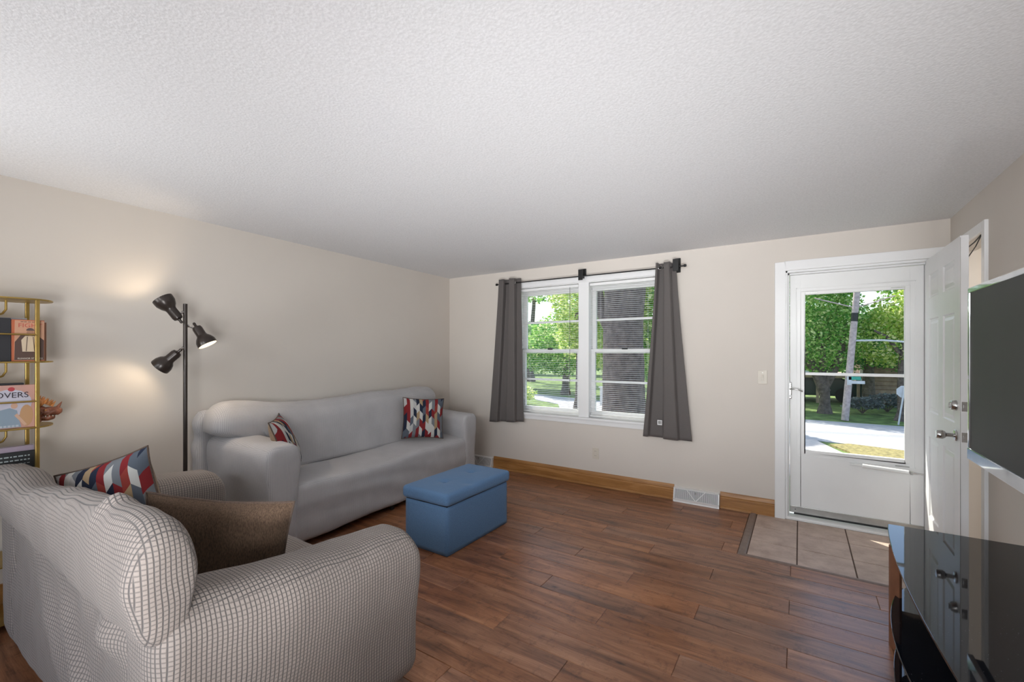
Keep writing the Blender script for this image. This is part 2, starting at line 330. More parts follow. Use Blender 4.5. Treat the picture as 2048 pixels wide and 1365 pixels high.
class MB:
    def __init__(s): s.v = []; s.f = []
    def add(s, vs, fs):
        b = len(s.v); s.v += [Vector(v) for v in vs]; s.f += [tuple(i+b for i in f) for f in fs]; return s
    def box(s, x0, x1, y0, y1, z0, z1):
        if x0 > x1: x0, x1 = x1, x0
        if y0 > y1: y0, y1 = y1, y0
        if z0 > z1: z0, z1 = z1, z0
        return s.add([(x0, y0, z0), (x1, y0, z0), (x1, y1, z0), (x0, y1, z0), (x0, y0, z1), (x1, y0, z1), (x1, y1, z1), (x0, y1, z1)],
                     [(0, 3, 2, 1), (4, 5, 6, 7), (0, 1, 5, 4), (1, 2, 6, 5), (2, 3, 7, 6), (3, 0, 4, 7)])
    def lathe(s, prof, p0, axis, n=24, cap=True):
        """prof = [(radius, distance along axis)]"""
        a = Vector(axis).normalized(); q = a.to_track_quat('Z', 'Y'); vs = []; fs = []
        for r, t in prof:
            for k in range(n):
                th = 2*pi*k/n; vs.append(Vector(p0)+q @ Vector((r*cos(th), r*sin(th), t)))
        for i in range(len(prof)-1):
            for k in range(n):
                k2 = (k+1) % n; fs.append((i*n+k, i*n+k2, (i+1)*n+k2, (i+1)*n+k))
        if cap:
            fs.append(tuple(range(n-1, -1, -1))); b = (len(prof)-1)*n; fs.append(tuple(b+k for k in range(n)))
        return s.add(vs, fs)
    def cyl(s, p0, p1, r, r1=None, n=16):
        d = Vector(p1)-Vector(p0); return s.lathe([(r, 0), (r if r1 is None else r1, d.length)], p0, d, n)
    def tube(s, pts, r, n=8, closed=False):
        pts = [Vector(p) for p in pts]; m = len(pts); vs = []; fs = []; up = None
        for i, p in enumerate(pts):
            a = pts[(i-1) % m] if (closed or i > 0) else p; b = pts[(i+1) % m] if (closed or i < m-1) else p
            t = (b-a).normalized()
            if up is None: up = t.orthogonal().normalized()
            up = (up-t*up.dot(t)); up = up.normalized() if up.length > 1e-6 else t.orthogonal().normalized()
            w = t.cross(up); rr = r[i] if isinstance(r, (list, tuple)) else r
            for k in range(n):
                th = 2*pi*k/n; vs.append(p+rr*(cos(th)*up+sin(th)*w))
        for i in range(m if closed else m-1):
            j = (i+1) % m
            for k in range(n):
                k2 = (k+1) % n; fs.append((i*n+k, i*n+k2, j*n+k2, j*n+k))
        if not closed:
            fs.append(tuple(range(n-1, -1, -1))); fs.append(tuple((m-1)*n+k for k in range(n)))
        return s.add(vs, fs)
    def prism(s, poly, z0, z1):
        n = len(poly); vs = [(x, y, z0) for x, y in poly]+[(x, y, z1) for x, y in poly]
        fs = [tuple(range(n-1, -1, -1)), tuple(range(n, 2*n))]+[(i, (i+1) % n, n+(i+1) % n, n+i) for i in range(n)]
        return s.add(vs, fs)
    def sphere(s, c, r, n=16, m=10):
        rx, ry, rz = (r, r, r) if isinstance(r, (int, float)) else r; vs = []; fs = []
        for i in range(m+1):
            ph = pi*i/m
            for k in range(n): th = 2*pi*k/n; vs.append((c[0]+rx*sin(ph)*cos(th), c[1]+ry*sin(ph)*sin(th), c[2]+rz*cos(ph)))
        for i in range(m):
            for k in range(n): k2 = (k+1) % n; fs.append((i*n+k, (i+1)*n+k, (i+1)*n+k2, i*n+k2))
        return s.add(vs, fs)
    def build(s, name, mat, parent=None, bevel=0, smooth=False, seg=2):
        o = obj(name, s.v, s.f, mat, parent, smooth)
        bm = bmesh.new(); bm.from_mesh(o.data)
        bmesh.ops.remove_doubles(bm, verts=bm.verts, dist=1e-6)
        if bevel:
            ed = [e for e in bm.edges if len(e.link_faces) == 2 and e.calc_face_angle(0) > .5]
            bmesh.ops.bevel(bm, geom=ed, offset=bevel, segments=seg, affect='EDGES', clamp_overlap=True, profile=.6)
        bmesh.ops.recalc_face_normals(bm, faces=bm.faces)
        if smooth:
            for f in bm.faces: f.smooth = True
            for e in bm.edges:
                if len(e.link_faces) == 2 and e.calc_face_angle(0) > .7: e.smooth = False
        bm.to_mesh(o.data); bm.free(); return o
def box(name, mat, parent, x0, x1, y0, y1, z0, z1, bevel=0, **k):
    return MB().box(x0, x1, y0, y1, z0, z1).build(name, mat, parent, bevel, **k)
def struct(o, label=None): o['kind'] = 'structure'; return o

def soft_box(name, mat, parent, lo, hi, r, res=.03, deform=None):
    """rounded box with a dense surface; deform(p, n) -> p shapes it"""
    lo = Vector(lo); hi = Vector(hi); sz = hi-lo
    n = [max(4, int(sz[i]/res)) for i in range(3)]
    rr = Vector((r, r, r)) if isinstance(r, (int, float)) else Vector(r)
    vid = {}; vs = []; fs = []
    def V(i, j, k):
        key = (i, j, k)
        if key not in vid:
            p = Vector((lo[0]+sz[0]*i/n[0], lo[1]+sz[1]*j/n[1], lo[2]+sz[2]*k/n[2]))
            q = Vector([min(max(p[a], lo[a]+rr[a]), hi[a]-rr[a]) for a in range(3)])
            d = p-q
            e = Vector([d[a]/rr[a] if rr[a] > 0 else 0 for a in range(3)])
            if e.length > 1e-9:
                # map the cube shell to a sphere shell
                mx = max(abs(e[0]), abs(e[1]), abs(e[2]))
                e2 = e.normalized()*mx; nrm = Vector([e2[a]*rr[a] for a in range(3)]); p = q+nrm
            vid[key] = len(vs); vs.append(p)
        return vid[key]
    for ax in range(3):
        a, b = [(1, 2), (2, 0), (0, 1)][ax]
        for side in (0, 1):
            for i in range(n[a]):
                for j in range(n[b]):
                    q = []
                    for di, dj in ((0, 0), (1, 0), (1, 1), (0, 1)):
                        idx = [0, 0, 0]; idx[ax] = n[ax]*side; idx[a] = i+di; idx[b] = j+dj; q.append(V(*idx))
                    fs.append(tuple(q) if side else tuple(reversed(q)))
    if deform: vs = [deform(p) for p in vs]
    o = obj(name, vs, fs, mat, parent, True)
    return o
def nz(p, s, seed=0): return noise.noise(Vector((p[0]*s+seed, p[1]*s-seed*2, p[2]*s+seed*.5)))
def sstep(a, b, x):
    t = min(1, max(0, (x-a)/(b-a))); return t*t*(3-2*t)
def copy_tree(o, parent=None):
    c = o.copy(); COL.objects.link(c)
    if parent is not None: c.parent = parent
    for ch in [k for k in list(COL.objects) if k.parent == o]: copy_tree(ch, c)
    return c
def text_obj(name, txt, mat, parent, size, origin, xdir, ydir, thick=.0006, sx=1.0):
    cu = bpy.data.curves.new(name, 'FONT'); cu.body = txt; cu.size = size; cu.extrude = thick; cu.align_x = 'CENTER'; cu.align_y = 'CENTER'; cu.resolution_u = 3
    t = bpy.data.objects.new(name, cu); COL.objects.link(t); bpy.context.view_layer.update()
    me = bpy.data.meshes.new_from_object(t.evaluated_get(bpy.context.evaluated_depsgraph_get()))
    bpy.data.objects.remove(t); bpy.data.curves.remove(cu)
    X = Vector(xdir).normalized(); Y = Vector(ydir).normalized(); Z = X.cross(Y); O = Vector(origin)
    for v in me.vertices: c = v.co.copy(); v.co = O+X*c.x*sx+Y*c.y+Z*c.z
    me.materials.clear(); me.materials.append(mat); me.name = name
    o = bpy.data.objects.new(name, me); link(o, parent); return o
def flat_mat(col, name='cover_print'): return simple(name, col, .45, namp=.04)

# ---------------------------------------------------------------- the room
D = 4.44; CH = 2.40; XR = .92; YB = -2.6
def lx(y): return -3.70-(y-.8)*.0495          # the left wall runs slightly askew
def lwall_mesh(off, y0, y1, z0, z1, t):
    m = MB(); m.add([(lx(y0)+off, y0, z0), (lx(y1)+off, y1, z0), (lx(y1)+off+t, y1, z0), (lx(y0)+off+t, y0, z0), (lx(y0)+off, y0, z1), (lx(y1)+off, y1, z1), (lx(y1)+off+t, y1, z1), (lx(y0)+off+t, y0, z1)],
          [(0, 3, 2, 1), (4, 5, 6, 7), (0, 1, 5, 4), (1, 2, 6, 5), (2, 3, 7, 6), (3, 0, 4, 7)]); return m
struct(lwall_mesh(-.15, YB-.15, D+.14, -.1, CH, .15).build('wall_left', MT['wall']))
WX0, WX1, WZ0, WZ1 = -2.80, -1.14, .72, 2.19      # window opening
DX0, DX1, DZ1 = -.105, .80, 2.12                   # door opening
wb_ = MB()
wb_.box(lx(D)-.01, WX0, D, D+.14, -.1, CH); wb_.box(WX0, WX1, D, D+.14, -.1, WZ0); wb_.box(WX0, WX1, D, D+.14, WZ1, CH)
wb_.box(WX1, DX0, D, D+.14, -.1, CH); wb_.box(DX0, DX1, D, D+.14, DZ1, CH); wb_.box(DX1, XR+.12, D, D+.14, -.1, CH)
struct(wb_.build('wall_back', MT['wall']))
CY0, CY1, CZ = 3.72, 4.36, 2.14                    # closet opening in the right wall
wr = MB(); wr.box(XR, XR+.12, YB, CY0, -.1, CH); wr.box(XR, XR+.12, CY1, D, -.1, CH); wr.box(XR, XR+.12, CY0, CY1, CZ, CH)
struct(wr.build('wall_right', MT['wall']))
cl = MB(); cl.box(2.4, 2.46, 2.6, D, -.1, CH); cl.box(XR+.12, 2.4, 2.54, 2.6, -.1, CH); cl.box(XR+.12, 2.4, D, D+.05, -.1, CH); cl.box(XR+.12, 2.4, 2.6, D, CH, CH+.06)  # closet made into a hall, added so the gap behind the door is lit
struct(cl.build('wall_hall', MT['wall']))
MB().box(XR, 2.4, 2.6, D, -.1, -.001).build('hall_floor', MT['concrete'] if 'concrete' in MT else MT['wall'], None); struct(bpy.data.objects['hall_floor'])
wf = MB(); wf.box(-4, -3.3, YB-.14, YB, -.1, CH); wf.box(.1, XR+.12, YB-.14, YB, -.1, CH); wf.box(-3.3, .1, YB-.14, YB, -.1, .75); wf.box(-3.3, .1, YB-.14, YB, 2.2, CH)
struct(wf.build('wall_front', MT['wall']))
c0 = MB(); c0.box(-4.1, XR+.12, YB-.14, D+.14, CH, CH+.1); struct(c0.build('ceiling', MT['ceiling']))
# baseboards
def baseboard(name, x0, x1, shoe_x1=None, y=D):
    e = thing(name, None, None, (x0, y, 0), kind='structure')
    m = MB(); prof = [(0, 0), (.014, 0), (.014, .095), (.010, .102), (.012, .112), (.009, .128), (.004, .140), (0, .147)]
    n = len(prof); vs = [(x0, y-a, b) for a, b in prof]+[(x1, y-a, b) for a, b in prof]
    m.add(vs, [(i, (i+1) % n, n+(i+1) % n, n+i) for i in range(n)]+[tuple(range(n)), tuple(range(2*n-1, n-1, -1))]); m.build('board', MT['oak'], e)
    sx = shoe_x1 if shoe_x1 is not None else x1
    prof = [(.014, .001), (.030, .001), (.029, .010), (.022, .018), (.014, .021)]; n = 5; m = MB()
    vs = [(x0, y-a, b) for a, b in prof]+[(sx, y-a, b) for a, b in prof]
    m.add(vs, [(i, (i+1) % n, n+(i+1) % n, n+i) for i in range(n)]+[tuple(range(n)), tuple(range(2*n-1, n-1, -1))]); m.build('shoe_molding', MT['oak'], e)
    return e
baseboard('baseboard_back', -3.159, -1.018)
baseboard('baseboard_back', -.612, -.183, -.36)
struct(lwall_mesh(0, YB, D-.02, 0.001, .147, .014).build('baseboard_left', MT['oak']))
struct(MB().box(XR-.014, XR, YB, CY0-.07, .001, .147).build('baseboard_right', MT['oak'], bevel=.003))

# floor: planks 1.27 x .163 m, each its own part
fl = thing('floor', None, None, (0, 0, 0), kind='structure')
MB().box(-4.1, XR+.12, YB-.1, D+.02, -.1, -.009).build('underlay', MT['underfloor'], fl)
TX0, TX1, TY0 = -.322, XR, 3.505                  # entry tiles
PL, PW, G = 1.27, .163, .0012
def plank_mesh(x0, x1, y0, y1):
    w = x1-x0; d = y1-y0; b = .0022
    vs = [(0, 0, -.008), (w, 0, -.008), (w, d, -.008), (0, d, -.008), (0, 0, -b), (w, 0, -b), (w, d, -b), (0, d, -b), (b, b, 0), (w-b, b, 0), (w-b, d-b, 0), (b, d-b, 0)]
    fs = [(0, 1, 5, 4), (1, 2, 6, 5), (2, 3, 7, 6), (3, 0, 4, 7), (4, 5, 9, 8), (5, 6, 10, 9), (6, 7, 11, 10), (7, 4, 8, 11), (8, 9, 10, 11)]
    return vs, fs
pm = {}
k0 = int(math.floor((YB-2.337)/PW))
rng = random.Random(3)
k = k0
while 2.337+k*PW < D:
    y0 = 2.337+k*PW; y1 = min(y0+PW, D); xr = XR
    if y0 >= 3.45: xr = -.372
    jx = -.05-.4235*(k % 3)
    x = jx-5*PL
    while x < xr:
        a = max(x, lx(y0)-.02); b = min(x+PL, xr)
        if b-a > .03:
            key = (round(b-a, 3), round(y1-y0, 3))
            if key not in pm:
                vs, fs = plank_mesh(a+G/2, b-G/2, y0+G/2, y1-G/2); me = bpy.data.meshes.new('plank'); me.from_pydata(vs, [], fs); me.materials.append(MT['plank']); pm[key] = me
            o = bpy.data.objects.new('plank', pm[key]); o.location = (a+G/2, y0+G/2, rng.uniform(-.0004, 0)); COL.objects.link(o); o.parent = fl
        x += PL
    k += 1
# closet floor + tiles
MB().box(TX0, TX1, TY0, D+.1, -.009, -.004).build('grout', MT['grout'], fl)
ty = [3.505, 3.806, 4.121, 4.437]; tx = [-.315, -.016, .305, .62, .92]
for i in range(4):
    for j in range(3):
        x0, x1 = tx[i], tx[i+1]; y0, y1 = ty[j], ty[j+1]; g = .0042
        m = MB().box(x0+g-(x0+x1)/2, x1-g-(x0+x1)/2, y0+g-(y0+y1)/2, y1-g-(y0+y1)/2, -.008, .001)
        o = m.build('tile', MT['tile'], None, .0015, seg=1); o.location = ((x0+x1)/2, (y0+y1)/2, 0); o.parent = fl
m = MB(); m.add([(-.370, 3.475, 0), (-.318, 3.475, 0), (-.318, D-.016, 0), (-.370, D-.016, 0), (-.358, 3.49, .006), (-.328, 3.50, .006), (-.328, D-.016, .006), (-.358, D-.016, .006)],
      [(0, 1, 5, 4), (1, 2, 6, 5), (2, 3, 7, 6), (3, 0, 4, 7), (4, 5, 6, 7)]); m.build('transition_strip', MT['strip'], fl)
m = MB(); m.add([(-.370, 3.475, 0), (XR, 3.475, 0), (XR, 3.508, 0), (-.320, 3.508, 0), (-.356, 3.487, .006), (XR, 3.487, .006), (XR, 3.500, .006), (-.332, 3.500, .006)],
      [(0, 1, 5, 4), (1, 2, 6, 5), (2, 3, 7, 6), (3, 0, 4, 7), (4, 5, 6, 7)]); m.build('transition_strip', MT['strip'], fl)

# ---------------------------------------------------------------- window
w = thing('window_1', None, None, ((WX0+WX1)/2, D, WZ0), kind='structure')
cas = MB(); cas.box(WX0-.06, WX1+.06, D-.018, D+.001, WZ1-.005, 2.255)
cas.box(WX0-.06, WX0+.005, D-.018, D+.001, WZ0, WZ1); cas.box(WX1-.005, WX1+.06, D-.018, D+.001, WZ0, WZ1)
cas.build('window_casing', MT['white'], w, .003)
MB().box(WX0-.08, WX1+.08, D-.045, D+.10, WZ0-.022, WZ0+.002).build('window_sill', MT['white'], w, .004)
MB().box(WX0-.06, WX1+.06, D-.016, D+.001, WZ0-.072, WZ0-.022).build('window_apron', MT['white'], w, .003)
MB().box(-2.025, -1.905, D-.005, D+.12, WZ0, WZ1).build('mullion', MT['white'], w, .004)
jb = MB(); jb.box(WX0, WX0+.012, D, D+.14, WZ0, WZ1); jb.box(WX1-.012, WX1, D, D+.14, WZ0, WZ1); jb.box(WX0, WX1, D, D+.14, WZ1-.012, WZ1)
jb.build('jamb', MT['white'], w)
def sash(x0, x1, z0, z1, y, st, top, bot):
    m = MB(); m.box(x0, x0+st, y, y+.03, z0, z1); m.box(x1-st, x1, y, y+.03, z0, z1); m.box(x0+st, x1-st, y, y+.03, z0, z0+bot); m.box(x0+st, x1-st, y, y+.03, z1-top, z1)
    s = m.build('sash', MT['white'], w, .003)
    zm = (z0+bot+z1-top)/2
    mm = MB().box(x0+st, x1-st, y+.004, y+.026, zm-.012, zm+.012).build('muntin', MT['white'], None, .003); mm.parent = s; 
    s['_w'] = tuple(Vector((0, 0, 0))); mm.matrix_parent_inverse = s.matrix_parent_inverse.inverted() @ s.matrix_parent_inverse
    for a, b in ((z0+bot, zm-.012), (zm+.012, z1-top)):
        g = MB().box(x0+st, x1-st, y+.013, y+.017, a, b).build('pane', MT['glass'], None); g.parent = s
    return s
for x0, x1 in ((-2.788, -2.025), (-1.905, -1.152)):
    sash(x0, x1, 1.42, 2.178, D+.095, .045, .085, .035)
    s = sash(x0, x1, .722, 1.46, D+.062, .045, .035, .07)
    MB().box((x0+x1)/2-.03, (x0+x1)/2+.03, D+.05, D+.064, 1.455, 1.475).build('sash_lock', MT['black'], w, .003)
# blinds, every slat its own part
def blind(x0, x1, label, wand):
    b = thing('window_blind', label, 'blind', ((x0+x1)/2, D+.03, 2.14), 'mini blinds in the window')
    MB().box(x0, x1, D+.008, D+.04, 2.140, 2.170).build('headrail', MT['white_metal'], b, .003)
    n = 68; z0 = .755; z1 = 2.13; ys = D+.024; a = .0115; tl = radians(1)
    prof = [(-1, 0), (-.5, .0011), (0, .0015), (.5, .0011), (1, 0)]
    vs = []; fs = []
    for xx in (x0+.004-(x0+x1)/2, x1-.004-(x0+x1)/2):
        for t in (.0003, -.0003):
            for u, h in prof: vs.append((xx, u*a*cos(tl)-(h+t)*sin(tl), u*a*sin(tl)+(h+t)*cos(tl)))
    for i in range(4): fs.append((i, i+1, 11+i, 10+i)); fs.append((5+i, 15+i, 16+i, 6+i))
    fs += [(0, 10, 15, 5), (4, 9, 19, 14)]
    me = bpy.data.meshes.new('slat'); me.from_pydata(vs, [], fs); me.materials.append(MT['slat'])
    for k in range(n):
        o = bpy.data.objects.new('slat', me); COL.objects.link(o); o.parent = b
        o.location = (0, ys-(D+.03), z0+(z1-z0)*k/(n-1)-2.14)
    MB().box(x0+.002, x1-.002, ys-.012, ys+.012, .734, .746).build('bottom_rail', MT['white_metal'], b, .002)
    for f in (.16, .84):
        xx = x0+(x1-x0)*f
        m = MB(); m.cyl((xx, ys-.0125, .74), (xx, ys-.0125, 2.145), .0006, n=4); m.cyl((xx, ys+.0125, .74), (xx, ys+.0125, 2.145), .0006, n=4); m.build('ladder_cord', MT['slat'], b)
    if wand:
        MB().cyl((x1-.10, D+.003, 1.0), (x1-.10, D+.003, 2.145), .0022, n=6).build('lift_cord', MT['dark_slot'], b)
        MB().lathe([(.002, 0), (.007, .01), (.008, .035), (.003, .045)], (x1-.10, D+.003, .955), (0, 0, 1), 10).build('cord_tassel', MT['dark_slot'], b, smooth=True)
blind(-2.772, -2.032, 'white mini blind in the left half of the window, cord at its right', True)
blind(-1.898, -1.160, 'white mini blind in the right half of the window before the thick trunk', False)

# curtain rod
rod = thing('curtain_rod', 'thin black curtain rod above the double window', 'curtain rod', (-1.98, D-.08, 2.24))
yR = D-.08; zr = lambda x: 2.241+(x+3.07)*-.002
MB().cyl((-3.05, yR, 2.241), (-.915, yR, 2.238), .0065, n=12).build('rod', MT['black'], rod, smooth=True)
for s_, x in ((-1, -3.05), (1, -.915)):
    MB().lathe([(.0065, 0), (.0125, .002), (.0135, .012), (.0125, .022), (.006, .026)], (x, yR, 2.24), (s_, 0, 0), 14).build('finial', MT['black'], rod, smooth=True)
for x in (-1.960, -.985):
    b = MB().box(x-.028, x+.028, D-.014, D-.001, 2.19, 2.33).build('bracket', MT['black'], rod, .006)
    MB().box(x-.012, x+.012, yR-.012, D-.012, 2.222, 2.246).build('bracket_arm', MT['black'], rod, .003)
    MB().box(x-.026, x+.026, yR-.020, yR-.012, 2.195, 2.31).build('bracket_cover', MT['black'], rod, .008)

def curtain(label, xt, xb, ztop, zbot, folds, seed, grommets, lean=0, cat='curtain'):
    c = thing('curtain', label, cat, ((xt[0]+xt[1])/2, yR, ztop), 'grommet curtains on the black rod')
    nu, nv = 90, 50; vs = []; fs = []
    for j in range(nv+1):
        t = j/nv
        for i in range(nu+1):
            u = i/nu
            ww = .35+.65*sstep(0, 1, t)
            xa = xt[0]+(xb[0]-xt[0])*t**1.15; xe = xt[1]+(xb[1]-xt[1])*t**1.15
            ph = folds[0]*u+folds[1]
            y = yR-.002+.034*sin(2*pi*ph+.5*sin(4*pi*ph))*(1-.25*t)+.004*nz((u*3, t*2, seed), 2)
            x = xa+(xe-xa)*(u-.05*sin(4*pi*ph)*(1-.2*t))
            y = min(y, D-.022)
            z = ztop+(zbot(u)-ztop)*t + (1-t)*.008*nz((u*6, 0, seed), 1)
            vs.append((x, y, z))
    for j in range(nv):
        for i in range(nu): a = j*(nu+1)+i; fs.append((a, a+1, a+nu+2, a+nu+1))
    o = obj('curtain_panel', vs, fs, MT['curtain'], c, True)
    md = o.modifiers.new('th', 'SOLIDIFY'); md.thickness = .0022; md.offset = 0
    for gx, gy, ang in grommets:
        m = MB(); q = Matrix.Rotation(ang, 3, 'Z'); pts = [Vector((gx, gy, 2.24))+q @ Vector((.019*cos(2*pi*k/20), 0, .019*sin(2*pi*k/20))) for k in range(20)]
        m.tube(pts, .0038, 8, True).build('grommet', MT['chrome'], c, smooth=True)
    return c
cl_ = curtain('charcoal curtain gathered at the left end of the rod, by the room corner', (-2.995, -2.745), (-3.135, -2.708), 2.292, lambda u: .585+.03*u, (1.7, .62), 2, [(-2.80, yR-.022, 0)])
cr_ = curtain('charcoal curtain at the right end of the rod with a white tag', (-1.168, -1.0), (-1.300, -.862), 2.285, lambda u: .60-.012*u, (1.55, .80), 5, [(-1.125, yR-.020, .3), (-1.045, yR+.01, -.6)])
tg = MB().box(-1.150, -1.106, yR-.031, yR-.0295, .725, .772).build('care_tag', MT['white'], cr_); tag(tg, 'white printed tag')
m = MB()
for k in range(9): m.box(-1.143+.0028*k, -1.1415+.0028*k, yR-.0322, yR-.0309, .735, .765)
m.box(-1.116, -1.112, yR-.0322, yR-.0309, .734, .766); m.build('tag_print', MT['dark_slot'], cr_)

# ---------------------------------------------------------------- storm door in the outer opening
d = thing('door_1', None, None, (.35, D, 0), kind='structure')
m = MB(); m.box(DX0-.076, DX0, D-.018, D+.001, 0, DZ1+.075); m.box(DX0, XR-.012, D-.018, D+.001, DZ1, DZ1+.075)
m.box(DX1+.022, DX1+.09, D-.018, D+.001, 0, DZ1); m.build('door_casing', MT['white'], d, .004)
m = MB(); m.box(DX0, DX0+.018, D, D+.14, 0, DZ1); m.box(DX1-.004, DX1+.018, D, D+.14, 0, DZ1); m.box(DX0, DX1, D, D+.14, DZ1-.018, DZ1); m.build('door_jamb', MT['white'], d, .002)
m = MB(); m.box(DX0+.018, DX0+.030, D+.05, D+.10, 0, DZ1-.018); m.box(DX0+.018, DX1, D+.05, D+.10, DZ1-.030, DZ1-.018); m.build('door_stop', MT['white'], d)
MB().box(DX0+.008, DX1, D-.004, D+.16, 0, .022).build('threshold', MT['white_metal'], d, .003)
ys = D+.10; GX0, GX1, GZ0, GZ1 = .036, .685, .590, 1.915
m = MB(); x0, x1 = DX0+.032, DX1-.006; z0, z1 = .035, DZ1-.03
m.box(x0, GX0-.03, ys, ys+.035, z0, z1); m.box(GX1+.03, x1, ys, ys+.035, z0, z1); m.box(GX0-.03, GX1+.03, ys, ys+.035, GZ1+.03, z1); m.box(GX0-.03, GX1+.03, ys, ys+.035, z0, GZ0-.03)
leaf = m.build('storm_door_leaf', MT['white_metal'], d, .002)
m = MB(); a = .03
m.box(GX0-a, GX0, ys-.006, ys+.03, GZ0-a, GZ1+a); m.box(GX1, GX1+a, ys-.006, ys+.03, GZ0-a, GZ1+a); m.box(GX0, GX1, ys-.006, ys+.03, GZ1, GZ1+a); m.box(GX0, GX1, ys-.006, ys+.03, GZ0-a, GZ0)
m.build('glass_frame', MT['white_metal'], d, .004)
m = MB(); b = .062
for q in ((GX0-b, GX0-b+.006, GZ0-b, GZ1+b), (GX1+b-.006, GX1+b, GZ0-b, GZ1+b)): m.box(q[0], q[1], ys-.004, ys, q[2], q[3])
for q in ((GZ1+b-.006, GZ1+b), (GZ0-b, GZ0-b+.006)): m.box(GX0-b, GX1+b, ys-.004, ys, q[0], q[1])
m.build('panel_bead', MT['white_metal'], d, .001)
MB().box(GX0, GX1, ys+.012, ys+.016, GZ0, 1.230).build('pane', MT['glass'], d)
MB().box(GX0, GX1, ys+.018, ys+.022, 1.250, GZ1).build('pane', MT['glass'], d)
MB().box(GX0, GX1, ys+.005, ys+.026, 1.228, 1.252).build('glass_bar', MT['white_metal'], d, .003)
for x, z in ((GX0+.005, GZ1+.012), (GX1-.085, GZ1+.012), (GX1-.06, GZ0-.058)):
    MB().box(x, x+.085, ys-.010, ys-.005, z, z+.008).build('glass_clip', MT['grey_metal'], d, .001)
MB().box(x0+.004, x1, ys-.008, ys-.0005, .040, .095).build('bottom_sweep', MT['grey_metal'], d, .002)
MB().box(x0+.03, x1, ys-.012, ys-.006, .026, .040).build('sweep_rubber', MT['cable'], d)
for z in (.068,):
    MB().cyl((x0+.04, ys-.011, z), (x0+.04, ys-.006, z), .004, n=10).build('screw', MT['cable'], d)
h = MB().box(-.083, -.058, ys-.012, ys, 1.02, 1.165).build('latch_plate', MT['chrome'], d, .008)
m = MB(); m.tube([(-.07, ys-.01, 1.105), (-.07, ys-.045, 1.105), (-.05, ys-.055, 1.110), (-.01, ys-.055, 1.104), (.02, ys-.05, 1.09)], .0055, 8); m.build('latch_lever', MT['chrome'], d, smooth=True)
MB().cyl((-.07, ys-.02, 1.045), (-.07, ys-.010, 1.045), .011, n=14).build('latch_lock', MT['white_metal'], d, smooth=True)
# closer tube
MB().cyl((.42, ys-.035, .512), (.70, ys-.035, .500), .016, n=16).build('closer_tube', MT['white_metal'], d, smooth=True)
MB().cyl((.70, ys-.035, .500), (.785, ys-.035, .497), .006, n=10).build('closer_rod', MT['chrome'], d, smooth=True)
MB().box(.34, .42, ys-.022, ys, .505, .520).build('closer_bracket', MT['white_metal'], d, .002)
MB().box(.71, .725, ys-.05, ys-.02, .485, .512).build('closer_bracket', MT['grey_metal'], d, .002)

# ---------------------------------------------------------------- open six panel door
X0, X1, Y0, Y1, DH = .785, .822, 3.595, 4.432, 2.105
dd = thing('door_2', None, None, (X1, Y1, 0), kind='structure')
cols = [(3.705, 3.965), (4.075, 4.335)]
rows = [(.235, .815), (.995, 1.665), (1.815, 1.985)]
m = MB()
# leaf core plus stiles and rails proud of it
m.box(X0+.008, X1, Y0, Y1, .012, DH)
ysb = [Y0, cols[0][0], cols[0][1], cols[1][0], cols[1][1], Y1]
m.box(X0, X0+.0085, Y0, cols[0][0], .012, DH); m.box(X0, X0+.0085, cols[0][1], cols[1][0], .012, DH); m.box(X0, X0+.0085, cols[1][1], Y1, .012, DH)
zb = [.012]+[z for r in rows for z in r]+[DH]
for a, b in cols:
    for i in range(0, len(zb), 2): m.box(X0, X0+.0085, a, b, zb[i], zb[i+1])
dleaf = m.build('door_leaf', MT['white'], dd)
for a, b in cols:
    for z0, z1 in rows:
        mm = MB(); e = .018; e2 = .040
        # raised field: sloping moulding then flat centre
        vs = []
        for ins, dep in ((0, .0), (.008, .0085), (e, .0085), (e2, .002)):
            vs += [(X0+dep, a+ins, z0+ins), (X0+dep, b-ins, z0+ins), (X0+dep, b-ins, z1-ins), (X0+dep, a+ins, z1-ins)]
        fs = []
        for r in range(3):
            for k in range(4): fs.append((r*4+k, r*4+(k+1) % 4, (r+1)*4+(k+1) % 4, (r+1)*4+k))
        fs.append((12, 13, 14, 15)); mm.add(vs, fs); o = mm.build('door_panel', MT['white'], dleaf)
        for p_ in o.data.polygons: pass
MB().box(X0+.0005, X0+.003, Y0-.0008, Y0+.002, .02, DH-.01).build('weather_strip', MT['grey_metal'], dd)
kz = .925; ky = 3.665
m = MB(); m.lathe([(.033, 0), (.034, .004), (.030, .010), (.014, .012)], (X0, ky, kz), (-1, 0, 0), 24); kr = m.build('knob_rose', MT['chrome'], dd, smooth=True)
m = MB(); m.lathe([(.012, 0), (.012, .034), (.020, .040), (.027, .052), (.024, .078), (.022, .080)], (X0-.010, ky, kz), (-1, 0, 0), 24); m.build('door_knob', MT['chrome'], kr, smooth=True)
m = MB(); m.lathe([(.031, 0), (.031, .006), (.027, .022), (.022, .026)], (X0, ky, 1.105), (-1, 0, 0), 24); m.build('deadbolt', MT['chrome'], dd, smooth=True)
MB().box(X0-.036, X0-.026, ky-.004, ky+.004, 1.088, 1.122).build('thumb_turn', MT['chrome'], dd, .002)
for z in (kz, 1.105):
    MB().box(X0+.007, X1-.006, Y0-.0016, Y0+.001, z-.028, z+.028).build('latch_faceplate', MT['chrome'], dd, .0005)
    MB().box(X0+.013, X1-.012, Y0-.006, Y0, z-.010, z+.010).build('latch_bolt', MT['chrome'], dd, .002)

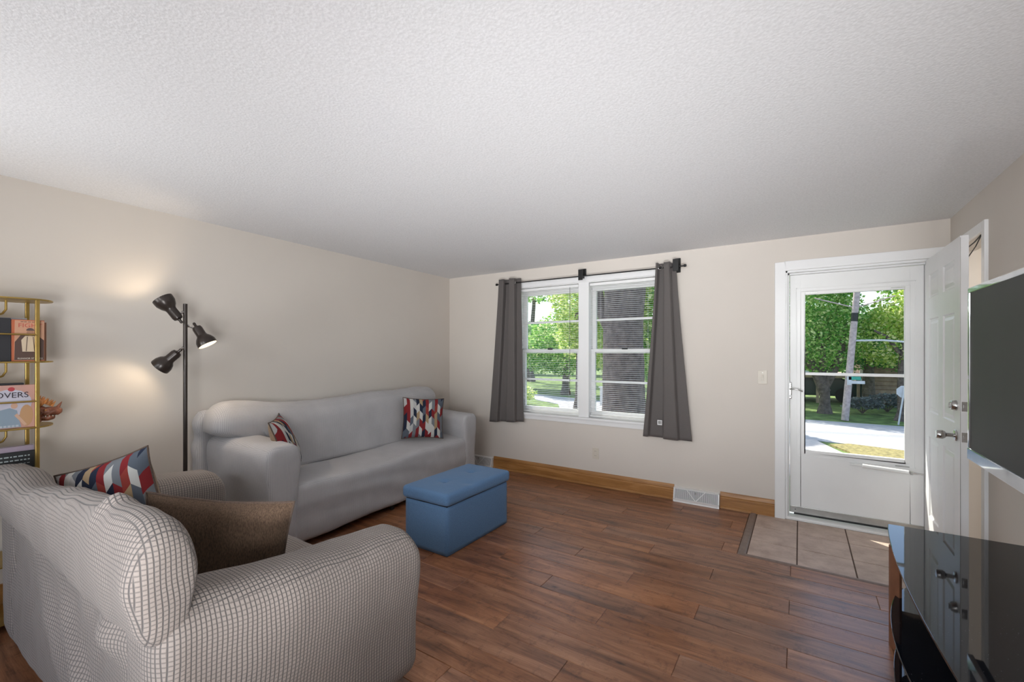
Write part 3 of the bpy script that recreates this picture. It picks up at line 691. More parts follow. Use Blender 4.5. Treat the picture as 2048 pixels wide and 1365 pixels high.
# closet casing on the right wall + wire garland
cc = thing('trim_1', None, None, (XR, CY0, 0), kind='structure')
MB().box(XR-.018, XR+.001, CY0-.055, CY0, 0, CZ+.06).build('side_casing', MT['white'], cc, .004)
MB().box(XR-.018, XR+.001, CY0, D-.02, CZ, CZ+.06).build('head_casing', MT['white'], cc, .004)
MB().box(XR-.002, XR+.12, CY0-.001, CY0+.014, 0, CZ).build('jamb', MT['white'], cc)
gl = thing('wire_hanger_cluster', 'dark thin wires and beads dangling from the white trim behind the open door', 'hanging wires', (XR-.02, 3.9, 2.12))
m = MB()
m.tube([(XR-.012, 3.745, 2.125), (XR-.014, 3.85, 2.105), (XR-.02, 3.93, 2.095), (XR-.02, 4.02, 2.085)], .004, 6)
m.tube([(XR-.012, 3.745, 2.12), (XR-.014, 3.83, 2.075), (XR-.02, 3.95, 2.03), (XR-.02, 4.02, 2.0)], .003, 6)
m.tube([(XR-.02, 4.02, 2.09), (XR-.03, 3.98, 2.06), (XR-.02, 3.99, 2.0), (XR-.025, 3.985, 1.93)], .0045, 6)
m.build('wire', MT['cable'], gl)
rg = random.Random(4)
for k in range(9):
    MB().sphere((XR-.022, 3.975+rg.uniform(-.008, .008), 2.05-.023*k), (.007, .009+.003*rg.random(), .009), 8, 6).build('bead', MT['cable'], gl, smooth=True)
MB().lathe([(.004, 0), (.011, .01), (.014, .05), (.008, .07)], (XR-.022, 3.975, 1.78), (0, 0, 1), 10).build('tassel', MT['cable'], gl, smooth=True)

# ---------------------------------------------------------------- switch, outlet, vents
sw = thing('light_switch', 'almond double toggle wall plate left of the storm door', 'light switch', (-.273, D, 1.205))
MB().box(-.308, -.238, D-.006, D+.001, 1.146, 1.264).build('wall_plate', MT['plate'], sw, .002)
MB().box(-.283, -.263, D-.010, D-.005, 1.180, 1.230).build('rocker_frame', MT['plate'], sw, .001)
MB().box(-.278, -.268, D-.020, D-.008, 1.203, 1.222).build('toggle', MT['plate'], sw, .002)
for z in (1.165, 1.245): MB().cyl((-.273, D-.0075, z), (-.273, D-.005, z), .003, n=10).build('screw', MT['grey_metal'], sw)
ou = thing('wall_outlet', 'almond electrical outlet low on the wall below the window', 'outlet', (-1.827, D, .344))
MB().box(-1.862, -1.792, D-.006, D+.001, .285, .402).build('wall_plate', MT['plate'], ou, .002)
for z in (.320, .368):
    r = MB().lathe([(.017, 0), (.017, .003)], (-1.827, D-.005, z), (0, -1, 0), 18).build('receptacle', MT['plate'], ou, smooth=False)
    for dx in (-.006, .006): MB().box(-1.827+dx-.0012, -1.827+dx+.0012, D-.0088, D-.0078, z-.003, z+.006).build('slot', MT['dark_slot'], ou)
def vent(x0, x1, label):
    v = thing('floor_vent', label, 'vent', ((x0+x1)/2, D, 0), 'white baseboard vents along the window wall')
    z1 = .128; dt = .035; db = .062
    def P(x, t, off=0):     # t 0 bottom..1 top on the sloped face
        return (x, D-(db+(dt-db)*t)-off, .012+(z1-.012)*t)
    m = MB(); m.add([(x0, D, 0), (x1, D, 0), (x1, D-db, 0), (x0, D-db, 0), (x0, D, z1), (x1, D, z1), (x1, D-dt, z1), (x0, D-dt, z1)], [(0, 3, 2, 1), (4, 5, 6, 7), (3, 2, 6, 7)[::-1], (0, 1, 5, 4), (1, 2, 6, 5), (3, 0, 4, 7)])
    m.build('housing', MT['grey_metal'] if False else MT['white_metal'], v)
    fr = MB()
    def bar(a, b, w, off=.004):
        a = Vector(a); b = Vector(b); dr = (b-a).normalized(); nn = Vector((0, -.97, -.24)).normalized(); s_ = dr.cross(nn)*w/2
        q = nn*off; fr.add([a-s_, b-s_, b+s_, a+s_, a-s_+q, b-s_+q, b+s_+q, a+s_+q], [(0, 3, 2, 1), (4, 5, 6, 7), (0, 1, 5, 4), (1, 2, 6, 5), (2, 3, 7, 6), (3, 0, 4, 7)])
    L = x1-x0
    bar(P(x0, .97), P(x1, .97), .010); bar(P(x0, .10), P(x1, .10), .022); bar(P(x0+.005, 0), P(x0+.005, 1), .010); bar(P(x1-.005, 0), P(x1-.005, 1), .010)
    bar(P(x0+L*.30, .95), P(x0+L*.5, .15), .007); bar(P(x0+L*.70, .95), P(x0+L*.5, .15), .007)
    frm = fr.build('frame', MT['white_metal'], v)
    fr = MB(); n = 44
    for k in range(n):
        x = x0+.012+(L-.024)*k/(n-1); bar(P(x, .18), P(x, .93), .0036, .0022)
    o = fr.build('grille_louvers', MT['white_metal'], v); o['kind'] = 'stuff'
    m = MB(); m.add([P(x0+.01, .15, .0004), P(x1-.01, .15, .0004), P(x1-.01, .95, .0004), P(x0+.01, .95, .0004)], [(0, 1, 2, 3)]); m.build('grille_shade', MT['vent_shadow'], v)  # dark sheet on the solid housing, painted shade between the louvers
    MB().box(x0+L*.49, x0+L*.51, D-.058, D-.045, .092, .112).build('damper_lever', MT['grey_metal'], frm, .001)
vent(-1.016, -.614, 'white baseboard vent between the outlet and the front door')
vent(-3.56, -3.162, 'white baseboard vent in the room corner behind the sofa end')

# ---------------------------------------------------------------- sofa along the left wall
def sk_(p): return Vector((p[0]-(p[1]-1.6)*.0495, p[1], p[2]))
sofa = thing('sofa', 'long three seat sofa in a grey stretch cover along the left wall', 'sofa', (-3.35, 2.76, 0))
def wr(p, amp=.006, s=6, seed=0): return amp*nz(p, s, seed)+amp*.5*nz(p, s*2.7, seed+3)
def seat_def(p):
    x, y, z = p; t = (x+3.6)/.64
    if z > .25:
        z -= .022*sin(pi*min(1, max(0, (y-1.8)/1.95)))*sstep(.25, .5, z)*(.7+.5*sin((y-1.8)*3.1)); z += .05*(1-t)*sstep(.3, .5, z)
        z += .012*math.exp(-((y-3.05)**2+(x+2.99)**2)/.02)
    # slanting drag folds on the front skirt
    f = sstep(-3.1, -2.98, x)
    x += f*(.006*sin(30*z+5*y+2*nz(p, 2))*sstep(.05, .2, z)*(1-sstep(.33, .42, z))+wr(p, .005, 5))
    x += .012*f*(1-sstep(.05, .3, z))*-1
    z += .012*nz((y*2.2, 0, 3), 1)*(1-sstep(.05, .16, z))
    return sk_((x, y, z+wr(p, .003, 7, 1)))
soft_box('seat', MT['sofa_cover'], sofa, (-3.62, 1.72, .05), (-2.955, 3.80, .485), (.05, .03, .05), .025, seat_def)
def back_def(p):
    x, y, z = p
    u = (y-1.52)/2.36
    if z > .5:
        t = sstep(.5, 1.0, z)
        z += t*(.045*math.exp(-((u-.05)/.10)**2)-.015*math.exp(-((u-.38)/.16)**2)+.012*math.exp(-((u-.62)/.12)**2)+.018*math.exp(-((u-.88)/.08)**2))
        x += .05*sstep(.8, .5, z)+t*.0
        x += .03*sin(pi*sstep(.5, 1.02, z))*(1-abs(2*u-1)**4)
    # pillow-like overhang at the near end
    if y < 1.95:
        k = sstep(1.95, 1.60, y); x += .02*k*sin(pi*sstep(.75, 1.05, z))
        y += .17*k*sstep(.86, .76, z)*(1 if y < 1.75 else .4)
    return sk_((x+wr(p, .008, 4, 5), y+wr(p, .004, 5, 7), z+wr(p, .004, 5, 6)))
soft_box('backrest', MT['sofa_cover'], sofa, (-3.705, 1.44, .30), (-3.42, 3.87, 1.015), (.12, .12, .13), .025, back_def)
def arm(name, y0, y1, top, xf, sgn, par, mat, back=-3.66, z0=.05, r=.075):
    def f(p):
        x, y, z = p; t = (x-back)/(xf-back)
        k = sstep(.0, .5, (z-.1)/top)
        yc = (y0+y1)/2; y = yc+(y-yc)*(.82+.18*sstep(.3, top*.85, z)+.06*math.exp(-((z-top*.85)/.10)**2))
        z += sstep(.3, top, z)*(.02*(1-t)-.01*t*t)
        if y < yc and y0 < 2: y -= .075*(1-t)
        return sk_((x+wr(p, .004, 6, 9), y+wr(p, .005, 5, 8), z+wr(p, .004, 5, 2)))
    return soft_box(name, mat, par, (back, y0, z0), (xf, y1, top), (.022, r, r), .016, f)
arm('armrest', 1.560, 1.800, .790, -2.935, 1, sofa, MT['sofa_cover'])
arm('armrest', 3.745, 3.975, .745, -2.945, 1, sofa, MT['sofa_cover'])
# cover hanging behind the near arm (side of the back frame) with gathers
def side_def(p):
    x, y, z = p; y += .012*sin(28*z+9*x)*sstep(.55, .8, z)*(1-sstep(.9, 1.0, z)); x += -.02*sstep(.5, .9, z)
    x += .05*sstep(.7, 1.0, z)
    return sk_((x, y+wr(p, .006, 8, 4), z))
soft_box('cover_side_drop', MT['sofa_cover'], sofa, (-3.755, 1.425, .06), (-3.635, 1.60, 1.0), (.045, .05, .08), .022, side_def)
for x, y in ((-3.05, 1.68), (-3.55, 1.68), (-3.15, 3.85), (-3.66, 3.85), (-3.1, 2.76)): MB().cyl((x, y, 0), (x, y, .09), .02, .026, 12).build('leg', MT['black'], sofa)

# ---------------------------------------------------------------- loveseat in the foreground
ls = thing('loveseat', 'beige loveseat in a dark-lined waffle stretch cover, seen from behind in the foreground', 'loveseat', (-2.28, .9, 0))
def larm(y0, y1, x0, x1, top):
    def f(p):
        x, y, z = p; t = (y-y0)/(y1-y0); xc = (x0+x1)/2
        x = xc+(x-xc)*(.80+.20*sstep(.25, top*.85, z)+.06*math.exp(-((z-top*.82)/.12)**2))-.035*(1-sstep(.1, .4, t))*(1 if x1 > -2 else -1)
        z += sstep(.3, top, z)*(.060*(1-sstep(0, .9, t)) - .012*sstep(.8, 1, t))
        y -= .03*sstep(.82, 1, t)*sstep(.45, top, z)**2
        return Vector((x+wr(p, .006, 4, 9), y+wr(p, .003, 5, 8), z+wr(p, .005, 4, 2)))
    return soft_box('armrest', MT['cover'], ls, (x0, y0, .04), (x1, y1, top), (.10, .06, .10), .02, f)
larm(.44, 1.385, -1.60, -1.338, .685)
larm(.44, 1.375, -3.33, -3.03, .675)
TOPX = [-3.4, -3.3, -2.95, -2.68, -2.4, -2.2, -2.0, -1.7, -1.55, -1.3]; TOPZ = [.86, .872, .886, .862, .896, .928, .945, .982, .985, .975]
def interp(x, X, Z):
    for i in range(len(X)-1):
        if x <= X[i+1]: t = max(0, (x-X[i])/(X[i+1]-X[i])); t = t*t*(3-2*t); return Z[i]+(Z[i+1]-Z[i])*t
    return Z[-1]
def lback(p):
    x, y, z = p
    u = (x+3.32)/1.92
    # upper roll overhangs the arms; top dips toward the left, bulges mid
    t = sstep(.66, .97, z)
    z += t*(interp(x, TOPX, TOPZ)-.945+.022*math.exp(-((x+1.72-.3*(y-.46))/.022)**2)*math.exp(-((y-.46)/.04)**2))
    y += .030*sin(pi*sstep(.66, .99, z))*-1*(.6+.4*sin(u*7)) if y < .5 else .02*sin(pi*sstep(.66, .99, z))
    # round the right shoulder
    k = sstep(.86, 1.0, u); z -= .03*sstep(-1.46, -1.38, x)*t
    return Vector((x+wr(p, .008, 5, 9), y+wr(p, .010, 3.5, 8), z+wr(p, .008, 4, 2)))
soft_box('backrest', MT['cover'], ls, (-3.32, .410, .645), (-1.375, .530, .945), (.045, .055, .07), .018, lback)
def lpanel(p):
    x, y, z = p
    if y < .52:
        g = math.exp(-((x+1.75)/.22)**2)
        y -= .035*g*math.exp(-((z-.60)/.06)**2)*(.8+.6*sin(18*x)) + .03*math.exp(-((x+2.05+1.2*(z-.4))/.07)**2)*sstep(.75, .4, z)
        y -= .02*math.exp(-((x+2.35+1.0*(z-.4))/.09)**2)
        y += .02*sstep(.70, .64, z)
    return Vector((x+wr(p, .004, 5, 9), y+wr(p, .014, 4, 8), z))
soft_box('back_panel', MT['cover'], ls, (-3.33, .435, .04), (-1.42, .58, .735), (.05, .05, .05), .018, lpanel)
def lseat(p): return Vector((p[0], p[1]+wr(p, .005, 4, 1), p[2]+wr(p, .008, 3, 2)))
soft_box('seat', MT['cover'], ls, (-2.98, .55, .05), (-1.56, 1.33, .47), (.04, .06, .07), .03, lseat)
for x, y in ((-1.5, .55), (-1.5, 1.25), (-3.05, .55), (-3.05, 1.25)): MB().cyl((x, y, 0), (x, y, .07), .02, .026, 12).build('leg', MT['black'], ls)

# ---------------------------------------------------------------- pillows
def pillow(label, TL, TR, down, size_h, th, front, back, name='throw_pillow', group=None, flip=False, pinch=.075):
    TL = Vector(TL); TR = Vector(TR); X = (TR-TL); wdt = X.length; X.normalize(); Dn = Vector(down); Dn = (Dn-X*Dn.dot(X)).normalized(); Z = X.cross(-Dn)   # faces the viewer when X points right
    C = (TL+TR)/2+Dn*size_h/2
    t = thing(name, label, 'pillow', C, group)
    n = 26; vs = []; fs = []; uvs = []; fi = []
    def prof(a): return (1-abs(a)**2.6)
    for side in (1, -1):
        for j in range(n+1):
            for i in range(n+1):
                u = 2*i/n-1; v = 2*j/n-1
                x = u*(1-pinch*(1-v*v)**1.0)*wdt/2; y = v*(1-pinch*(1-u*u))*size_h/2
                h = th/2*(max(0, prof(u)*prof(v)))**.55
                h *= 1+.10*nz((u*1.3, v*1.3, side+wdt*9), 1.2)
                p = C+X*x-Dn*y+Z*side*h+Z*.012*nz((u, v, wdt*7), 1.6)
                vs.append(p); uvs.append(((u+1)/2, (v+1)/2))
    for s in (0, 1):
        b = s*(n+1)**2
        for j in range(n):
            for i in range(n):
                a = b+j*(n+1)+i; f = (a, a+1, a+n+2, a+n+1); fs.append(f if s == 0 else f[::-1]); fi.append(s)
    o = obj('cushion', vs, fs, front, t, True, uvs, mats=[front, back], fidx=fi)
    ring = [vs[i] for i in range(n+1)]+[vs[j*(n+1)+n] for j in range(1, n+1)]+[vs[n*(n+1)+i] for i in range(n-1, -1, -1)]+[vs[j*(n+1)] for j in range(n-1, 0, -1)]
    MB().tube(ring, .0045, 6, True).build('piping', MT['piping'], t, smooth=True)
    return t
pillow('red grey navy geometric print pillow standing at the far right end of the sofa', (-3.45, 3.22, .955), (-3.19, 3.56, .930), (.16, -.12, -1), .42, .13, MT['chevron'], MT['tan_back'], group=None)
pillow('geometric print pillow with tan back propped on edge at the near end of the sofa', (-3.13, 1.66, .925), (-3.42, 1.90, .945), (.12, .42, -1), .42, .13, MT['chevron'], MT['tan_back'])
pillow('large geometric print pillow in the left corner of the loveseat', (-2.99, .575, .83), (-2.61, .815, .975), (.35, .20, -1), .44, .16, MT['chevron'], MT['tan_back'])
pillow('plain brown chenille pillow inside the near arm of the loveseat', (-2.02, .625, .905), (-1.635, .97, .845), (.05, .12, -1), .46, .16, MT['brown_pillow'], MT['brown_pillow'])

# ---------------------------------------------------------------- ottoman
ot = thing('storage_ottoman', 'blue linen storage ottoman with a tufted lid, in front of the sofa', 'ottoman', (-2.25, 2.69, 0))
soft_box('body', MT['blue_linen'], ot, (-2.455, 2.315, 0), (-2.045, 3.065, .345), .008, .03)
def lid_def(p):
    x, y, z = p
    if z > .38:
        z += .012*(1-((x+2.25)/.22)**2)*(1-((y-2.69)/.39)**2)
        for cy in (2.53, 2.85):
            d2 = (x+2.26)**2+(y-cy)**2; z -= .020*math.exp(-d2/.0009)+.006*math.exp(-d2/.006)
        z -= .010*math.exp(-((x+2.08)**2+(y-2.60)**2)/.002)
    return Vector((x, y, z+wr(p, .0015, 9)))
soft_box('lid', MT['blue_linen'], ot, (-2.475, 2.295, .350), (-2.025, 3.085, .440), .028, .014, lid_def)
MB().box(-2.449, -2.051, 2.321, 3.059, .343, .352).build('lid_gap', MT['black'], ot)
for cy in (2.53, 2.85): MB().sphere((-2.26, cy, .430), (.011, .011, .006), 12, 8).build('tuft_button', MT['blue_linen'], ot, smooth=True)

# ---------------------------------------------------------------- floor lamp
LX, LY = -3.45, 1.283
la = thing('floor_lamp', 'dark bronze floor lamp with three spotlight heads beside the left wall', 'lamp', (LX, LY, 0))
MB().cyl((LX, LY, .02), (LX, LY, 1.748), .0125, n=16).build('pole', MT['bronze'], la, smooth=True)
MB().lathe([(.13, 0), (.13, .012), (.12, .02), (.02, .032)], (LX, LY, 0), (0, 0, 1), 32).build('base', MT['bronze'], la, smooth=True)
def head(tail, mouth, joint_z, R=.060, power=1.0):
    tail = Vector(tail); mouth = Vector(mouth); ax = (mouth-tail).normalized(); L = (mouth-tail).length
    prof = [(.010, 0), (.026, .006), (.030, .02), (.030, L*.45), (.033, L*.52), (.046, L*.62), (R-.002, L*.78), (R, L*.90), (R, L)]
    ins = [(R-.003, L), (R-.003, L*.9), (.044, L*.66), (.028, L*.5), (.001, L*.48)]
    s = MB().lathe(prof, tail, ax, 28, cap=False)
    s.f.append(tuple(range(27, -1, -1))); sh = s.build('lamp_shade', MT['bronze'], la, smooth=True)
    i_ = MB().lathe(ins, tail, ax, 28, cap=False).build('shade_lining', MT['shade_in'], sh, smooth=True)
    MB().lathe([(.006, -.028), (.010, -.020), (.008, -.008), (.012, .002)], tail, ax, 12).build('switch_knob', MT['bronze'], sh, smooth=True)
    b = MB(); cb = tail+ax*(L*.74); b.sphere(cb, .024, 14, 10); b.build('bulb', MT['bulb'], sh, smooth=True)
    side = -1 if mouth.y < LY else 1
    m = MB(); jp = Vector((LX, LY+side*.012, joint_z)); bd = tail+ax*L*.22; q = (jp-bd); m.cyl(jp, bd+q.normalized()*.022, .005, n=10); m.lathe([(.010, 0), (.010, .008)], jp, (0, side, 0), 12); m.build('swivel_arm', MT['chrome'], la, smooth=True)
    lo = light('lamp_bulb_light', 'SPOT', cb+ax*.030, 1.6*power, (1, .80, .58), direction=ax, size=.022); lo.data.spot_size = radians(125); lo.data.spot_blend = .6
    return sh
head((-3.44, 1.245, 1.640), (-3.50, 1.172, 1.775), 1.690, power=1.25)
head((-3.45, 1.345, 1.600), (-3.40, 1.397, 1.475), 1.600, power=4.0)
head((-3.43, 1.235, 1.425), (-3.50, 1.158, 1.325), 1.450, R=.058, power=1.1)

# ---------------------------------------------------------------- brass etagere with books
SX0, SX1, SYE, SY0 = -3.64, -3.36, .665, -.05
et = thing('etagere', 'brass open shelf unit with rounded ends in the left corner of the picture', 'shelf', (-3.5, .3, 0))
def stadium(x0, x1, y0, y1, n=16):
    xc = (x0+x1)/2; r = (x1-x0)/2; ry = .11; pts = []
    for k in range(n+1): a = pi*k/n; pts.append((xc+r*cos(a), y1-ry+ry*sin(a)))
    for k in range(n+1): a = pi+pi*k/n; pts.append((xc+r*cos(a), y0+ry+ry*sin(a)))
    return pts
SZ = [1.705, 1.375, 1.030, .685, .34, .05]
for z in SZ: MB().prism(stadium(SX0, SX1, SY0, SYE), z-.008, z).build('shelf_board', MT['brass'], et, .001, seg=1)
for x in (SX0+.035, SX1-.02):
    for y in (SY0+.08, SYE-.08):
        MB().box(x-.011, x+.011, y-.008, y+.008, 0, 1.698).build('post', MT['brass'], et, .002)
for z in (1.515, 1.165, .815):
    MB().cyl((SX1-.012, SY0+.08, z), (SX1-.012, SYE-.08, z), .0045, n=8).build('front_rail', MT['brass'], et, smooth=True)
for z in SZ[:3]:
    m = MB(); yc = SYE-.17
    m.tube([(SX0+.12, yc, z-.008), (SX0+.12, yc, z-.055), (SX0+.12, yc-.012, z-.078), (SX0+.12, yc-.035, z-.090), (SX0+.12, yc-.14, z-.095), (SX0+.12, yc-.165, z-.085), (SX0+.12, yc-.18, z-.05), (SX0+.12, yc-.18, z-.008)], .005, 8); m.build('hanger_tube', MT['brass'], et, smooth=True)
XF = SX1-.032      # book cover plane
def book(label, y0, y1, z0, z1, x1, th, col, pages=True, group='books on the brass shelf'):
    b = thing('book', label, 'book', ((x1-th/2), (y0+y1)/2, z0), group)
    cm = flat_mat(col, 'book_cover')
    MB().box(x1-.002, x1, y0, y1, z0, z1).build('front_cover', cm, b, .0006, seg=1)
    MB().box(x1-th, x1-th+.002, y0, y1, z0, z1).build('back_cover', cm, b, .0006, seg=1)
    MB().box(x1-th+.002, x1-.002, y0+.003, y1-.003, z0+.003, z1-.003).build('page_block', flat_mat((.62, .56, .45), 'pages'), b)
    MB().box(x1-th, x1, y0-.001, y0+.002, z0, z1).build('spine', cm, b, .0006, seg=1)
    return b
YD = (0, 1, 0); ZD = (0, 0, 1)
def patch(b, name, poly, col, lift, mat=None):
    pts = [(XF+lift, y, z) for y, z in poly]; n = len(pts); vs = pts+[(p[0]+.0004, p[1], p[2]) for p in pts]
    m = MB(); m.add(vs, [tuple(range(n)), tuple(range(2*n-1, n-1, -1))]+[(i, (i+1) % n, n+(i+1) % n, n+i) for i in range(n)]); return m.build(name, mat or flat_mat(col), b)
def cover_of(b): return [c for c in COL.objects if c.parent == b and c.name.startswith('front_cover')][0]
def ell(cy, cz, ry, rz, n=18, a0=0, a1=2*pi): return [(cy+ry*cos(a0+(a1-a0)*k/n), cz+rz*sin(a0+(a1-a0)*k/n)) for k in range(n if a1-a0 > 6.2 else n+1)]
# book 1
y0, y1, z0, z1 = .497, .614, 1.376, 1.592
b1 = cover_of(book('orange and brown illustrated book reading FIGHT, standing on the second shelf', y0, y1, z0, z1, XF, .03, (.50, .13, .055)))
patch(b1, 'cover_panel', [(y0+.007, z0+.004), (y1-.001, z0+.004), (y1-.001, z1-.004), (y0+.010, z1-.004)], (.55, .30, .19), .0002)
patch(b1, 'cover_dark_print', [(y0+.008, z0+.006), (y1-.002, z0+.006), (y1-.002, z0+.11), (y1-.025, z0+.135), (y0+.03, z0+.135), (y0+.010, z0+.10)], (.09, .05, .04), .0007)  # dark printed shape of the cover art
cy = (y0+y1)/2+.006
patch(b1, 'cover_figure_shirt', [(cy-.032, z0+.11), (cy-.028, z0+.05), (cy+.026, z0+.05), (cy+.034, z0+.11), (cy+.018, z0+.132), (cy-.018, z0+.132)], (.62, .50, .36), .0012)
patch(b1, 'cover_figure_face', ell(cy, z0+.150, .013, .018), (.36, .19, .12), .0016)
patch(b1, 'cover_figure_cap', ell(cy, z0+.160, .015, .014, 12, 0, pi), (.10, .07, .07), .0020)
for dy in (-.014, .016): patch(b1, 'cover_figure_brace', [(cy+dy-.002, z0+.052), (cy+dy+.001, z0+.052), (cy+dy*.7+.001, z0+.128), (cy+dy*.7-.002, z0+.128)], (.10, .06, .05), .0017)
text_obj('title_lettering', 'FIGHT', flat_mat((.50, .10, .07)), b1, .030, (XF+.0012, cy, z1-.030), YD, ZD, sx=1.05)
m = MB()
for q in (-.034, -.022, -.008, .006, .022): m.box(XF+.0008, XF+.0014, cy+q, cy+q+.010, z1-.012, z1-.008)
m.build('small_print', flat_mat((.25, .10, .07)), b1)
text_obj('author_lettering', 'ELEANOR ST JOHN', flat_mat((.75, .70, .62)), b1, .0105, (XF+.0014, cy, z0+.014), YD, ZD)
book('dark hardback book at the left end of the second shelf, beside the orange one', .36, .494, 1.376, 1.598, XF-.002, .03, (.02, .02, .025))
book('brown book with its edge showing past the shelf post', .590, .628, 1.376, 1.584, XF-.036, .025, (.30, .14, .08))
book('pale grey book behind the orange one on the second shelf', .40, .56, 1.376, 1.604, XF-.06, .02, (.42, .40, .42))
# book 2
y0, y1, z0, z1 = .40, .582, 1.031, 1.252
b2 = cover_of(book('pink illustrated book reading LOVERS on the third shelf', y0, y1, z0, z1, XF, .022, (.55, .31, .26)))
patch(b2, 'cover_sky', ell(.49, z0+.13, .078, .07), (.52, .50, .58), .0003)
patch(b2, 'cover_gown', [(.425, z0+.004), (.530, z0+.004), (.520, z0+.05), (.515, z0+.09), (.49, z0+.105), (.455, z0+.095), (.44, z0+.06)], (.24, .31, .38), .0012)
patch(b2, 'cover_hair', ell(.548, z0+.062, .024, .056), (.50, .29, .15), .0008)
patch(b2, 'cover_face', ell(.505, z0+.115, .012, .015), (.62, .38, .27), .0016)
patch(b2, 'cover_coat', [(.405, z0+.07), (.43, z0+.11), (.45, z0+.10), (.43, z0+.06)], (.14, .07, .07), .0015)
patch(b2, 'cover_arm', [(.505, z0+.065), (.54, z0+.01), (.55, z0+.014), (.515, z0+.075)], (.60, .38, .27), .0018)
patch(b2, 'cover_rose', ell(.495, z1-.020, .012, .011), (.45, .05, .06), .0012)
text_obj('title_lettering', 'LOVERS', flat_mat((.03, .02, .03)), b2, .040, (XF+.0016, .487, z1-.052), YD, ZD, sx=1.0)
m = MB()
for q in range(6): m.box(XF+.0012, XF+.0018, .44+.014*q, .45+.014*q, z0+.006, z0+.016)
m.build('small_print', flat_mat((.42, .46, .52)), b2)
book('black book standing behind the pink one on the third shelf', .36, .545, 1.031, 1.262, XF-.035, .03, (.03, .03, .035))
# leaning magazines below
b3 = cover_of(book('black book with pale lettering on the shelf nearest the loveseat back', .40, .582, .686, .905, XF, .02, (.018, .02, .022)))
rg = random.Random(9); m = MB()
for k in range(9):       # lines of print too small to read
    y = .425; h = .005 if k < 2 else .002
    while y < .555:
        wd = rg.uniform(.006, .018); m.box(XF+.0002, XF+.0008, y, min(y+wd, .56), .885-.020*k-h, .885-.020*k+h*.2); y += wd+.005
m.build('cover_print', flat_mat((.40, .45, .45)), b3)
book('lavender covered book behind the black one on the fourth shelf', .38, .580, .686, .930, XF-.028, .035, (.36, .29, .36))
# carved dragon head figurine
dg = thing('figurine', 'carved reddish brown horned beast head poking out behind the shelf post', 'figurine', (XF-.05, .61, 1.03))
red = simple('carved_resin', (.24, .085, .045), .4, nscale=30, namp=.5, bscale=60, bstr=.6, bdist=.01)
gold = simple('carved_resin_orange', (.55, .22, .06), .4, nscale=25, namp=.4, bscale=50, bstr=.6, bdist=.01)
def dragon(p):
    x, y, z = p; y += .012*(z-1.09)/.05; k = nz(p, 60)*.006; return Vector((x+k, y+k, z+nz(p, 45, 3)*.008))
soft_box('neck', red, dg, (XF-.085, .54, 1.03), (XF-.03, .625, 1.13), .026, .008, dragon)
soft_box('snout', red, dg, (XF-.08, .60, 1.075), (XF-.035, .690, 1.122), (.02, .03, .02), .006, dragon)
soft_box('jaw', red, dg, (XF-.075, .60, 1.050), (XF-.04, .672, 1.078), (.014, .02, .012), .006, dragon)
for k in range(10):
    a = k/9; MB().lathe([(.008, 0), (.006, .014), (.001, .034)], (XF-.05+.01*(k % 2), .585+.062*a, 1.165-.038*a), (.1*(k % 3-1), .25+.4*a, 1), 8).build('spike', gold, dg, smooth=True)
MB().lathe([(.010, 0), (.007, .018), (.001, .042)], (XF-.055, .672, 1.112), (0, .55, 1), 10).build('horn', red, dg, smooth=True)
for k in range(4): MB().lathe([(.003, 0), (.0004, .009)], (XF-.036, .625+.014*k, 1.078), (.2, 0, -1), 6).build('tooth', flat_mat((.6, .55, .45)), dg)
MB().sphere((XF-.033, .625, 1.108), .0055, 8, 6).build('eye', gold, dg, smooth=True)
MB().sphere((XF-.05, .598, 1.150), (.028, .026, .024), 12, 8).build('mane', gold, dg, smooth=True)

# ---------------------------------------------------------------- television
TX = .640; TY1, TY0, TZ0, TZ1 = 2.800, 1.66, .940, 1.712
tv = thing('television', 'flat television with a dark screen and clear silver bezel on the right wall', 'television', (TX+.05, (TY0+TY1)/2, 1.32))
MB().box(TX+.006, TX+.045, TY0+.01, TY1-.01, TZ0+.01, TZ1-.01).build('housing', MT['tv_back'], tv, .006)
sz0 = TZ0+.052; sz1 = TZ1-.022
MB().box(TX, TX+.01, TY0+.018, TY1-.018, sz0, sz1).build('screen', MT['screen'], tv)
m = MB(); m.box(TX-.004, TX+.012, TY0, TY1, TZ1-.024, TZ1); m.box(TX-.004, TX+.012, TY1-.018, TY1, TZ0+.05, TZ1-.02); m.box(TX-.004, TX+.012, TY0, TY0+.018, TZ0+.05, TZ1-.02); m.box(TX-.006, TX+.014, TY0, TY1, TZ0, TZ0+.052)
m.build('bezel', MT['silver_bezel'], tv, .004)
m = MB(); m.box(TX+.045, XR-.03, 2.15, 2.19, 1.26, 1.38); m.box(TX+.045, TX+.06, 2.0, 2.34, 1.15, 1.50); m.build('mount_arm', MT['black'], tv, .003)
MB().box(XR-.03, XR-.001, 2.06, 2.28, 1.18, 1.46).build('mount_plate', MT['black'], tv, .003)
m = MB(); m.tube([(TX+.05, 2.17, 1.02), (TX+.06, 2.19, .95), (TX+.055, 2.15, .88), (TX+.07, 2.09, .78), (TX+.10, 2.07, .70), (TX+.15, 2.0, .62), (TX+.2, 1.9, .53), (TX+.2, 1.8, .515)], .004, 6); m.build('power_cable', MT['cable'], tv, smooth=True)

